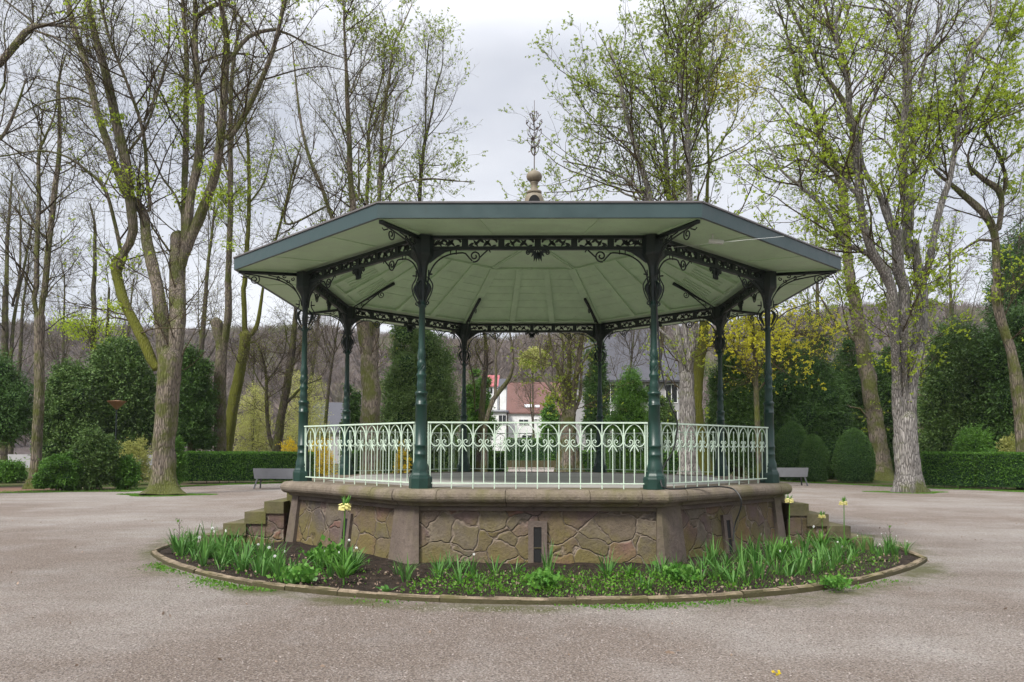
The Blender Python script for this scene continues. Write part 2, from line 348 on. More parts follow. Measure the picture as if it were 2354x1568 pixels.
# ================================================================== GROUND
def poly_sheet(name, pts, z, mat):
    V = [[p[0], p[1], z] for p in pts]; c = np.mean(V, 0); n = len(V)
    return mk(name, np.vstack([V, c]), [[[i, (i+1) % n, n] for i in range(n)]], mat)
def gridsheet(name, x0, x1, y0, y1, nx, ny, zf, mat):
    x, y = np.meshgrid(np.linspace(x0, x1, nx), np.linspace(y0, y1, ny)); V = np.stack([x, y, zf(x, y)], -1).reshape(-1, 3)
    i = (np.arange(ny-1)[:, None]*nx+np.arange(nx-1)).ravel()
    return mk(name, V, np.stack([i, i+1, i+nx+1, i+nx], -1), mat, smooth=True)
tag(mk('ground', [[-900, -300, -.004], [900, -300, -.004], [900, 900, -.004], [-900, 900, -.004]], [[0, 1, 2, 3]], M_park), kind='structure')
edge = [Gp(u, v)[:2] for u, v in ((-420, 1146), (-150, 1136), (0, 1134), (80, 1133), (180, 1131), (290, 1131), (340, 1128), (430, 1119), (520, 1115), (640, 1111.5), (800, 1106), (950, 1101), (1100, 1096), (1163, 1092), (1168, 1062), (1300, 1062), (1306, 1093), (1500, 1097), (1700, 1102), (1800, 1107), (1870, 1111), (1960, 1115), (2060, 1120), (2150, 1124), (2260, 1128), (2353, 1132), (2500, 1138), (2800, 1150))]
from mathutils.geometry import tessellate_polygon
pz = [tuple(p) for p in edge] + [(70, -30), (-70, -30)]
tri = tessellate_polygon([[Vector((p[0], p[1], 0)) for p in pz]])
tag(mk('plaza', [[p[0], p[1], .004] for p in pz], [list(t) for t in tri], M_grav), kind='structure')
# soil of the flower bed, mounded up to the bandstand
AL, AR = math.radians(203.5), math.radians(335.5)
def rbf(a): return 6.39 + .22*np.clip((abs(a-math.radians(269.5))-math.radians(45))/math.radians(21), 0, 1)**1.5
def bedz(r): return .035 + .10*np.clip((6.3-r)/1.9, 0, 1)
def bedgrid(name, mat):
    na, nr = 220, 30; a = np.linspace(AL, AR, na); r = np.linspace(0, 1, nr); Am, Rm = np.meshgrid(a, r); Rm = 3.6+(rbf(Am)-.03-3.6)*Rm
    q = lump(3, 12, 2, 9); P = np.stack([Rm*np.cos(Am), Rm*np.sin(Am), 0*Rm], -1)
    P[..., 2] = bedz(Rm) + .03*q(P*2.2)+.015*lump(5, 12, 6, 20)(P*2)
    # square ends running back to the stairs
    i = (np.arange(nr-1)[:, None]*na+np.arange(na-1)).ravel()
    return mk(name, P.reshape(-1, 3), np.stack([i, i+1, i+na+1, i+na], -1), mat, smooth=True)
tag(bedgrid('flower_bed_soil', M_soil), kind='structure')
for sx, aa in ((-1, AL), (1, AR)):
    xk, yk = rbf(aa)*math.cos(aa), rbf(aa)*math.sin(aa); uu, vv = np.meshgrid(np.linspace(0, 1, 16), np.linspace(0, 1, 12))
    X = sx*4.0+(xk+sx*.25*vv-sx*.05-sx*4.)*uu; Y = yk+.35*(1-uu)*0-.9*(1-uu)+(-1.2-yk+.9*(1-uu))*vv
    Z = .035+.05*np.clip((6-abs(X))/2, 0, 1)+.02*lump(8, 12, 3, 9)(np.stack([X, Y, 0*X], -1)*2)
    i = (np.arange(11)[:, None]*16+np.arange(15)).ravel()
    tag(mk('flower_bed_soil', np.stack([X, Y, Z-.006], -1).reshape(-1, 3), np.stack([i, i+1, i+17, i+16], -1), M_soil, smooth=True), kind='structure')
# kerb of irregular stone lengths
mb = MB(); a = AL-.0
def kerb_stone(p0, p1, nrm0, nrm1, zt, w):
    pts = []
    for p, nn in ((p0, nrm0), (p1, nrm1)):
        for o_, z in ((-.02, -.05), (-.03, zt-.018), (-.045, zt), (-w+.02, zt+.005), (-w, zt-.02), (-w, -.05)):
            pts.append([p[0]+nn[0]*(o_+.05), p[1]+nn[1]*(o_+.05), z + random.uniform(-.007, .007)])
    mb.add(pts, [[i, i+1, i+7, i+6] for i in range(5)]); mb.add(pts, [[0, 6, 11, 5]])
    mb.add(pts, [[5, 4, 3, 2], [6, 8, 9, 10], [5, 2, 1, 0], [6, 7, 8, 10]][:0] or [[0, 1, 4, 5], [1, 2, 3, 4], [11, 10, 7, 6], [10, 9, 8, 7]])
a = AL
while a < AR-.01:
    st = random.uniform(.12, .26); b = min(a+st, AR); k = 5; zt = .07+random.uniform(-.008, .010); w = .115+random.uniform(-.015, .015); ro = random.uniform(-.010, .010)
    for j in range(k):
        t0_, t1_ = a+(b-a)*j/k, a+(b-a)*(j+1)/k-(.0012 if j == k-1 else 0)
        ra, rb_ = float(rbf(t0_))+ro, float(rbf(t1_))+ro
        kerb_stone((ra*math.cos(t0_), ra*math.sin(t0_)), (rb_*math.cos(t1_), rb_*math.sin(t1_)), (math.cos(t0_), math.sin(t0_)), (math.cos(t1_), math.sin(t1_)), zt, w)
    a = b
for sx, aa in ((-1, AL), (1, AR)):
    x, y = float(rbf(aa))*math.cos(aa), float(rbf(aa))*math.sin(aa)
    for j in range(3):
        f0, f1 = j/3, (j+1)/3-.008
        kerb_stone((x+sx*.25*f0, y+(-1.2-y)*f0), (x+sx*.25*f1, y+(-1.2-y)*f1), (sx, 0), (sx, 0), .065, .115)
tag(mb.build('bed_kerb', M_kerb), 'curved weathered stone kerb with mossy joints edging the flower bed', 'kerb')
# ================================================================== BANDSTAND
R_ = 4.3; C8 = math.cos(PI/8); S8 = math.sin(PI/8); T8 = S8/C8
ZD, ZT = 1.144, 4.735
BS = tag(empty('bandstand', (0, 0, 0), .0139), 'octagonal bandstand with dark green iron columns and mint railings on a stone base', 'bandstand')
def face(ap, k=0):
    """local frame of a side: s along the side, o outward from apothem ap, z"""
    a = -PI/2 + k*PI/4; n_ = np.array([math.cos(a), math.sin(a)]); t_ = np.array([-math.sin(a), math.cos(a)])
    return lambda s, o, z: [t_[0]*s+n_[0]*(ap+o), t_[1]*s+n_[1]*(ap+o), z]
AP = R_*C8; SH = R_*S8     # apothem of the column line, half side
def octring(prof, name, mat, smooth=False):
    """profile (circumradius, z) swept round the octagon with mitred corners"""
    m = MB(); m.lathe(prof, 8, a0=-PI/2+PI/8); return m.build(name, mat, BS, smooth)
# plinth
ck = [(4.66-.02, .95), (4.655, .955)]
th = np.linspace(-PI/2, PI/2, 9)
cope = [(4.50, .905), (4.53, .945)] + [(4.56+.10*math.cos(t), 1.045+.095*math.sin(t)) for t in th] + [(4.05, 1.1405), (3.9, 1.1405)]
def seg_octring(prof, name, mat, gap=.004, smooth=False):
    """same, but each side cut into stones with open joints"""
    m = MB(); P = np.array(prof)
    for k in range(8):
        cuts = {0: (-1, -.78, -.25, .4, .8, 1), 1: (-1, -.74, -.1, .5, .8, 1)}.get(k % 2)
        for c0, c1 in zip(cuts[:-1], cuts[1:]):
            dz = random.uniform(-.004, .003); dr = random.uniform(-.008, .008); vs = []
            for c, g in ((c0, gap if c0 > -1 else 0), (c1, -gap if c1 < 1 else 0)):
                for r, z in P:
                    F_ = face((r+dr)*C8, k); vs.append(F_(c*(r+dr)*S8+g, 0, z+dz))
            q = len(P); m.add(vs, [[i, q+i, q+i+1, i+1] for i in range(q-1)])
            if q > 3: m.add(vs, [list(range(q))[::-1], [q+i for i in range(q)]])
    return m.build(name, mat, BS, smooth)
seg_octring(cope, 'coping', M_cope)
octring([(4.42, .912), (4.46, .84), (4.40, .84)], 'moulding', M_pier)
octring([(.001, 1.136), (4.2, 1.136)], 'deck', M_deck)
octring([(4.40, .90), (4.52, -.05)], 'plinth_wall', M_wall)
m = MB()      # corner piers wrap round the corners, battered
def pier(wa, wb, k):
    m = MB(); vs = []
    for z, ro, g_ in ((.905, 4.46, 0), (-.05, 4.59, .07)):
        for kk, sg, w in ((k, 1, wa+g_), (k+1, -1, wb+g_)):
            Fk = face(ro*C8, kk); L = ro*S8*sg; w *= sg
            vs += [Fk(L-w, -.12, z), Fk(L-w, 0, z), Fk(L, 0, z)] if sg > 0 else [Fk(L-w, 0, z), Fk(L-w, -.12, z)]
    m.add(vs, [[5+i, 5+i+1, i+1, i] for i in range(4)]); m.add(vs, [[0, 1, 2, 3, 4]])
    return m.build('corner_pier', M_pier, BS)
pier(.06, .46, 0); pier(.46, .06, 7)
for k in range(1, 7): pier(.2, .2, k)
def vent():
    m = MB(); F_ = face(4.43*C8)
    sl_ = lambda z: .12*(.905-z)/.95*C8
    for x0, x1, z0, z1 in ((-.13, -.055, .08, .62), (.055, .13, .08, .62), (-.13, .13, .62, .70)):
        v = [F_(x, o+sl_(z), z) for z in (z0, z1) for o in (-.1, .022) for x in (x0, x1)]
        m.add(v, [[0, 2, 3, 1], [4, 5, 7, 6], [0, 1, 5, 4], [2, 6, 7, 3], [0, 4, 6, 2], [1, 3, 7, 5]])
    o = m.build('vent_frame', M_pier, BS)
    m = MB(); v = [F_(x, .008+sl_(z), z) for z in (.10, .62) for x in (-.055, .055)]; m.add(v, [[0, 1, 3, 2]]); m.build('vent_opening', M_black, o)
    m = MB(); v = [F_(x, q+sl_(.36), z) for z in (.33, .345) for q in (.009, .02) for x in (-.054, .054)]; m.add(v, [[0, 2, 3, 1], [4, 5, 7, 6], [0, 1, 5, 4], [2, 6, 7, 3]]); m.build('vent_bar', M_kerb, o)
    return o
v_ = vent()
for k in (1, 3, 4, 5, 7): inst(v_, k*PI/4)
# stairs on the two open sides
def stairs():
    st_e = tag(empty('staircase'), None); st_e.parent = BS
    XW = 4.36*C8 + .0
    tops = (.965, .79, .615, .42, .225); xs = (4.02, 4.30, 4.60, 4.93, 5.29, 5.66)
    for i, zt in enumerate(tops):
        m = MB(); x0, x1 = xs[i], xs[i+1]
        m.box(x0+.004, x1+.02, -1.36, 1.36, 0 if i else .3, zt-.01); m.build('tread', M_step, st_e)
        for s in (-1, 1):
            if i == 0: continue
            m = MB(); y0, y1 = sorted((s*1.365, s*(1.70+.006*i)))
            m.box(x0-.03, x1, y0, y1, max(zt-.2, 0), zt); m.build('cheek_stone', M_step, st_e)
            if zt > .2:
                m = MB(); y0, y1 = sorted((s*1.37, s*1.675)); m.box(x0-.03, x1-.02, y0, y1, -.03, zt-.203); m.build('cheek_wall', M_wall, st_e)
    return st_e
s0 = stairs(); inst(s0, PI)
# columns -----------------------------------------------------------
def column():
    c = MB()
    c.lathe([(.118, 1.40), (.112, 1.47), (.094, 1.52), (.09, 1.60), (.093, 1.605), (.093, 1.63), (.086, 1.635), (.086, 1.72), (.094, 1.73), (.094, 1.755), (.083, 1.765), (.080, 2.30), (.088, 2.31), (.088, 2.33), (.079, 2.335), (.078, 2.455), (.092, 2.47), (.092, 2.495), (.066, 2.515)], 18)
    o = c.build('column', M_green, BS, True)
    c = MB(); c.lathe([(.001, 1.139), (.165, 1.14), (.165, 1.28), (.158, 1.305), (.15, 1.31), (.145, 1.33), (.125, 1.36), (.117, 1.41)], 8, a0=PI/8); c.build('column_base', M_green, o)
    c = MB(); c.lathe([(.066, 2.51), (.062, 2.56), (.070, 2.60), (.062, 2.63), (.058, 2.70), (.072, 2.73), (.072, 2.75), (.054, 2.78), (.058, 2.86), (.066, 2.90), (.060, 2.93), (.050, 2.95), (.058, 3.0), (.060, 3.06), (.052, 3.09), (.047, 3.12), (.044, 3.70), (.062, 3.72), (.066, 3.74), (.046, 3.765), (.042, 3.80)], 16)
    for i in range(10):           # raised leaves on the lower shaft
        a = i*PI/5; c.tube([(.058*math.cos(a+q*.3), .058*math.sin(a+q*.3), 2.80+.03*q) for q in range(5)], [.003, .007, .008, .006, .002], 4)
        c.tube([(.056*math.cos(a-q*.3), .056*math.sin(a-q*.3), 2.96+.03*q) for q in range(5)], [.003, .006, .007, .005, .002], 4)
    c.build('shaft', M_green, o, True)
    c = MB(); c.lathe([(.042, 3.79), (.052, 3.95), (.046, 4.02), (.05, 4.12), (.062, 4.16), (.062, 4.19), (.075, 4.30), (.10, 4.36), (.155, 4.44), (.165, 4.47), (.165, 4.725), (.001, 4.726)], 8, a0=PI/8)
    c.build('capital', M_iron, o)
    c = MB()
    for a in np.radians([0, 90, 180, 270]):
        ca, sa = math.cos(a), math.sin(a); U = lambda r, z: (r*ca, r*sa, z)
        pr_ = [(.05, 3.74), (.09, 3.80), (.145, 3.90), (.17, 4.0), (.15, 4.06), (.11, 4.12), (.10, 4.18), (.105, 4.24)]
        q, r = resample([U(*p) for p in pr_], [.009]*8, .03); c.tube(q, .010, 5)
        q, r = resample([U(*p) for p in ((.05, 3.76), (.085, 3.74), (.105, 3.76), (.10, 3.785))], [.01]*4, .02); c.tube(q, .011, 5)
        c.tube([U(.09, 4.165), U(.16, 4.175)], .011, 5)
        q, r = resample([U(*p) for p in ((.06, 3.82), (.085, 3.88), (.12, 3.97), (.10, 4.03), (.06, 4.08))], [.012, .02, .03, .022, .01], .02); c.tube(q, r, 6)
    c.build('scroll_ornament', M_iron, o, True)
    return o
c0 = column(); cang = [-PI/2+PI/8+k*PI/4 for k in range(8)]
for k in range(8):
    a = cang[k]; loc = (R_*math.cos(a), R_*math.sin(a), 0)
    if k == 0: c0.location = loc; c0.rotation_euler.z = a
    else: inst(c0, a, BS, loc)
# eave and ceiling brackets at each column
def spiral(cx, cz, r, a0, turns, n=26, sgn=1):
    return [(cx+(r*(1-.8*i/(n-1)))*math.cos(a0+sgn*turns*2*PI*i/(n-1)), cz+(r*(1-.8*i/(n-1)))*math.sin(a0+sgn*turns*2*PI*i/(n-1))) for i in range(n)]
def brackets():
    m = MB(); U = lambda p: (p[0], 0, p[1])
    # outward: top bar under the hip of the soffit, arc and scroll
    m.bar((.12, 0, 4.685), (1.10, 0, 4.65), .05, .045)
    q, _r = resample([U(p) for p in ((.06, 4.15), (.09, 4.28), (.20, 4.44), (.42, 4.555), (.70, 4.60), (1.0, 4.63))], [1]*6, .05); m.tube(q, .012, 5)
    q, _r = resample([U(p) for p in ((.12, 4.34), (.22, 4.49), (.40, 4.595), (.62, 4.635))], [1]*4, .05); m.tube(q, .010, 5)
    m.tube([U(p) for p in spiral(.84, 4.545, .085, PI*.75, 1.4)], .010, 5)
    for x, z in ((.30, 4.56), (.45, 4.61), (.22, 4.60), (.36, 4.64)): m.tube([U(p) for p in spiral(x, z, .035, x*9, 1.0, 10)], .009, 4)
    m.tube([U((.92, 4.60)), U((1.02, 4.56)), U((1.06, 4.58))], .009, 4)
    o = m.build('eave_bracket', M_iron, BS, True); o.location = (R_*math.cos(cang[0]), R_*math.sin(cang[0]), 0); o.rotation_euler.z = cang[0]
    m = MB(); sl = (5.68-4.77)/(4.3-2.2)
    m.bar((-.12, 0, 4.735), (-1.15, 0, 4.735+1.02*sl-.03), .05, .05)
    q, _r = resample([U(p) for p in ((-.05, 4.12), (-.09, 4.35), (-.25, 4.60), (-.50, 4.80), (-.80, 4.98))], [1]*5, .05); m.tube(q, .013, 5)
    m.tube([U(p) for p in spiral(-.84, 4.93, .075, PI*.2, 1.4, sgn=-1)], .010, 5)
    for x, z in ((-.24, 4.70), (-.36, 4.76), (-.5, 4.87)): m.tube([U(p) for p in spiral(x, z, .04, x*9, 1.0, 10)], .009, 4)
    i_ = m.build('ceiling_bracket', M_iron, BS, True); i_.location = o.location; i_.rotation_euler.z = cang[0]
    return o, i_
e0, i0 = brackets()
for k in range(1, 8):
    loc = (R_*math.cos(cang[k]), R_*math.sin(cang[k]), 0); inst(e0, cang[k], BS, loc); inst(i0, cang[k], BS, loc)
# frieze between two columns ---------------------------------------
def frieze():
    F_ = face(AP); m = MB(); L = SH-.13; xf = lambda s, o, z: F_(s, o, z)
    def fb(x0, x1, o0, o1, z0, z1):
        v = [F_(x, o, z) for z in (z0, z1) for o in (o0, o1) for x in (x0, x1)]
        m.add(v, [[0, 2, 3, 1], [4, 5, 7, 6], [0, 1, 5, 4], [2, 6, 7, 3], [0, 4, 6, 2], [1, 3, 7, 5]])
    fb(-L, L, -.045, .045, 4.69, 4.735); fb(-L, L, -.03, .03, 4.535, 4.58)
    nb = 6; w = .52
    for i in range(-2, 3): fb(i*w-.045, i*w+.045, -.022, .022, 4.575, 4.695)
    leaf = lambda x, z, a, l, t: m.prism([(x+c_*math.cos(a)-d_*math.sin(a), z+c_*math.sin(a)+d_*math.cos(a)) for c_, d_ in ((0, 0), (l*.3, -t*.5), (l*.7, -t*.4), (l, 0), (l*.65, t*.5), (l*.25, t*.4))], .02, xf)
    for i in range(-3, 3):
        c_ = (i+.5)*w; sg = 1 if i >= 0 else -1
        for dx, dz, a, l in ((-.20, .03, .5, .12), (-.19, -.03, -.45, .10), (-.10, .05, -.9, .12), (-.12, -.05, .75, .13), (-.02, .0, .6, .11), (0, -.05, 2.3, .11), (.03, .05, -.7, .12), (.07, -.055, .95, .12), (.13, .0, -.5, .09), (.19, .045, 2.6, .1), (.2, -.03, 3.6, .1), (-.2, 0, 1.2, .06)):
            if abs(c_+sg*dx) < SH-.18: leaf(c_+sg*dx, 4.637+dz, a if sg > 0 else PI-a, l*1.05, .036)
    o = m.build('frieze', M_iron, BS)
    for s in (-1, 1):             # haunch plate, arc and scroll of each bracket
        m = MB(); X = lambda d, z: F_(s*(SH-d), 0, z)
        m.prism([(s*(SH-.10), 4.34), (s*(SH-.20), 4.42), (s*(SH-.32), 4.50), (s*(SH-.46), 4.54), (s*(SH-.48), 4.56), (s*(SH-.34), 4.56), (s*(SH-.26), 4.54), (s*(SH-.2), 4.56), (s*(SH-.12), 4.6), (s*(SH-.10), 4.6)], .03, xf)
        for dx, dz, a, l in ((.15, 4.60, .4, .13), (.2, 4.66, -.4, .14), (.32, 4.6, .7, .1), (.36, 4.67, -.6, .1)):
            m.prism([(s*(SH-dx-c_*math.cos(a)+d_*math.sin(a)), dz+c_*math.sin(a)+d_*math.cos(a)) for c_, d_ in ((0, 0), (l*.3, -.02), (l, 0), (l*.4, .02))], .02, xf)
        q, _r = resample([X(*p) for p in ((.075, 4.02), (.085, 4.12), (.13, 4.26), (.22, 4.38), (.36, 4.46), (.52, 4.49), (.61, 4.485), (.66, 4.43), (.71, 4.375))], [1]*9, .04); m.tube(q, .012, 5)
        m.tube([X(*p) for p in spiral(.745, 4.445, .085, -PI*.6, 1.45)], .012, 5)
        m.tube([X(.82, 4.43), X(.93, 4.53)], .011, 5); m.tube([X(.95, 4.535), X(.97, 4.50)], .009, 4)
        for d in (.40, .48): m.tube([X(d, 4.47), X(d, 4.535)], .009, 4)
        m.build('scroll_bracket', M_iron, o, True)
    m = MB()
    for s in (-1, 1):
        for x, z, a, l in ((.02, 4.53, -.9, .12), (.05, 4.53, -.3, .12), (.02, 4.5, -1.3, .14), (.0, 4.53, -1.45, .17)):
            m.prism([(s*(x+c_*math.cos(a)-d_*math.sin(a)), z+c_*math.sin(a)+d_*math.cos(a)) for c_, d_ in ((0, 0), (l*.3, -.026), (l, 0), (l*.4, .026))], .03, xf)
        m.tube([F_(s*p[0], 0, p[1]) for p in spiral(.135, 4.495, .036, PI*.5, 1.1, 14, -1)], .010, 5)
    m.build('pendant', M_iron, o)
    return o
f0_ = frieze()
for k in range(1, 8): inst(f0_, k*PI/4)
# railings -----------------------------------------------------------
def railing():
    F_ = face(AP+.02); m = MB(); L = SH-.10; H0, H1 = 1.215, 2.068; nb = 10; w = 2*(SH-.165)/nb*1.0
    m.bar(F_(-L, 0, H1), F_(L, 0, H1), .045, .022); m.bar(F_(-L, 0, H0), F_(L, 0, H0), .022, .016)
    xs = [(-5+i)*.302 for i in range(11)]
    for x in xs: m.tube([F_(x, 0, 1.14), F_(x, 0, H1)], .009, 6)
    for x in (-SH+.105, SH-.105): m.tube([F_(x, 0, H0-.02), F_(x, 0, H1)], .009, 6)
    o = m.build('railing', M_rail, BS); m = MB()
    for i in range(10):
        c_ = xs[i]+.151; m.tube([F_(c_, 0, H0), F_(c_, 0, 1.965)], .0075, 6)
        m.tube([F_(c_, 0, 1.955), F_(c_, 0, 1.985)], [.013, .004], 5)
        for s in (-1, 1):
            q, _r = resample([F_(c_+s*d, 0, z) for d, z in ((.144, 1.80), (.138, 1.88), (.115, 1.95), (.07, 2.01), (.0, 2.055))], [1]*5, .04); m.tube(q, .008, 5)
            q, _r = resample([F_(c_+s*d, 0, z) for d, z in ((.145, 1.80), (.125, 1.76), (.085, 1.735), (.045, 1.745), (.018, 1.78), (.022, 1.815), (.05, 1.828), (.07, 1.81), (.064, 1.79), (.048, 1.79))], [1]*10, .02); m.tube(q, .0072, 5)
            q, _r = resample([F_(c_+s*d, 0, z) for d, z in ((.004, 1.755), (.03, 1.715), (.062, 1.66))], [1]*3, .03); m.tube(q, [.009]*(len(q)-1)+[.004], 5)
            m.tube([F_(c_+s*.052, 0, 1.80), F_(c_+s*.052, .004, 1.80)], .016, 6)
    m.build('arch_scrollwork', M_rail, o)
    return o
r0_ = railing()
for k in (1, 3, 4, 5, 7): inst(r0_, k*PI/4)
# roof ---------------------------------------------------------------
RR = 5.474; ZE, ZB = 4.870, 4.680
octring([(RR-.05, ZB+.001), (RR, ZB), (RR, ZE), (RR-.05, ZE)], 'fascia', M_fascia)
octring([(RR-.06, ZE+.0), (RR+.018, ZE+.002), (RR+.018, ZE+.024), (RR-.03, ZE+.03), (.35/C8, 6.33), (.001, 6.33)], 'roof', M_zinc)
octring([(RR-.052, ZB+.008), (4.45, 4.735), (4.45, 4.775), (4.14, 4.775)], 'soffit', M_mint)
RC = 2.2; octring([(4.16, 4.76), (RC, 5.68), (.001, 5.69)], 'ceiling', M_mint)
m = MB()
for k in range(8):
    a = cang[k]; U = lambda r, z: (r*math.cos(a), r*math.sin(a), z)
    m.bar(U(4.16, 4.745), U(RC, 5.655), .17, .05); m.bar(U(4.16, 4.735), U(RC, 5.65), .07, .03)
    m.bar(U(RC-.02, 5.67), U(.2, 5.675), .15, .03); m.bar(U(RC-.02, 5.655), U(.2, 5.66), .06, .03)
    m.bar(U(RR-.08, 4.683), U(4.47, 4.722), .09, .02)
    F_ = face(0, k); ca_, cb_ = 4.12*C8, RC*C8
    for s in (-.33, .33): m.bar(F_(s*4.14*S8*.92, ca_-.02, 4.765), F_(s*RC*S8*1.05, cb_+.02, 5.668), .13, .05)
    for r, z in ((4.08, 4.78), (RC+.04, 5.655)): m.bar(F_(-r*S8*.95, r*C8, z-.008), F_(r*S8*.95, r*C8, z-.008), .05, .03)
    for r in (3.6, 3.35, 3.1, 2.85, 2.6): 
        z = 4.76+(4.16-r)/(4.16-RC)*.92; m.bar(F_(-r*S8*.9, r*C8, z-.0), F_(r*S8*.9, r*C8, z-.0), .012, .012)
    for s in (-.52, .52): m.bar(F_(s*SH*.95, 5.0, 4.69), F_(s*SH*.8, 4.15, 4.728), .07, .02)
    if k in (1, 2, 6, 7):
        for j in range(14):
            s_ = (-.8+j*1.6/13); 
            m.bar(F_(s_*3.9*S8, 3.9*C8, 4.872), F_(s_*3.3*S8, 3.3*C8, 5.153), .016, .014)
m.build('rib', M_mint, BS); 
# lantern dome and finial
m = MB(); m.lathe([(.42, 6.27), (.36, 6.34), (.22, 6.42), (.19, 6.52), (.185, 6.60), (.15, 6.68), (.10, 6.70)], 16); fi = m.build('finial', M_fin, BS, True)
m = MB(); m.lathe([(.10, 6.69), (.145, 6.70), (.145, 6.745), (.085, 6.76), (.07, 6.80), (.06, 6.86), (.075, 6.90), (.085, 6.925), (.06, 6.94)], 16); m.build('neck', M_fin, fi, True)
m = MB(); m.lathe([(.05, 6.935), (.10, 6.95), (.142, 6.99), (.155, 7.04), (.142, 7.09), (.10, 7.13), (.045, 7.15), (.02, 7.18)], 20); m.build('ball', M_fin, fi, True)
m = MB(); v = [(0, -.236, 6.45)]+[(.13*math.cos(t), -.236+.03*math.sin(t), 6.46+.155*math.sin(t)) for t in np.linspace(0, PI, 11)]
v = [(.115*math.cos(t), -.23, 6.44+.17*math.sin(t)) for t in np.linspace(0, PI, 11)]; w_ = [(p[0], -.15, p[2]) for p in v]
m.add(v, [list(range(11))]); m.add(v+w_, [[i, i+1, 12+i, 11+i] for i in range(10)]); m.build('vent_louvre', M_black, fi)
m = MB(); m.tube([(0, 0, 7.17), (0, 0, 8.56)], [.012, .005], 6)
for j in range(5):
    zc = 7.55+.17*j; rr = (.08, .13, .14, .16, .08)[j]
    for a in np.arange(5)*2*PI/5+j*.7:
        ca, sa = math.cos(a), math.sin(a); q, _r = resample([(0, 0, zc-.1), (rr*.5*ca, rr*.5*sa, zc-.06), (rr*ca, rr*sa, zc+.02), (rr*1.0*ca, rr*1.0*sa, zc+.09), (rr*.7*ca, rr*.7*sa, zc+.07)], [1]*5, .04); m.tube(q, .007, 4)
        lv = np.array([q[len(q)//2], q[-1]]); Vv, Ff = leaves(lv, .07, .5, None); m.add(Vv, Ff)
m.build('weather_spire', paint('rusty_iron', (.07, .05, .035), .7), fi); fi.location.z = -.05
# small fittings: tube lamp under the eave, wires and a loose cable
m = MB(); m.tube([(2.45, -4.12, 4.62), (2.63, -4.16, 4.585)], .035, 10); m.tube([(2.63, -4.16, 4.585), (2.645, -4.163, 4.582)], [.035, .02], 10); m.tube([(2.5, -4.13, 4.62), (2.5, -4.13, 4.72)], .012, 6)
tag(m.build('security_camera', M_white), 'small white tube shaped camera fixed under the right front eave', 'camera')
m = MB()
q, _r = resample([(1.72, -4.0, 4.0), (1.76, -4.02, 3.2), (1.80, -4.05, 2.75), (1.93, -4.0, 2.3), (2.02, -3.95, 2.08), (1.97, -3.93, 1.7), (1.82, -3.98, 1.45), (1.76, -4.1, 1.24), (1.85, -4.12, 1.155), (2.3, -3.75, 1.155), (2.55, -3.62, 1.16), (2.72, -3.56, 1.16), (2.86, -3.72, 1.13), (2.93, -3.82, 1.0), (2.93, -3.78, .85), (2.87, -3.70, .62), (2.83, -3.75, .4)], [.011]*17, .05); m.tube(q, .011, 6)
tag(m.build('cable', M_cable), 'black cable hanging down the right front column and over the stone coping', 'cable')
m = MB(); q, _r = resample([(1.9, -4.0, 4.55), (2.6, -4.5, 4.50), (3.5, -4.1, 4.68)], [1]*3, .1); m.tube(q, .0026, 4)
tag(m.build('wire', M_white), 'thin pale wire sagging from the right front column head to the eave', 'wire')
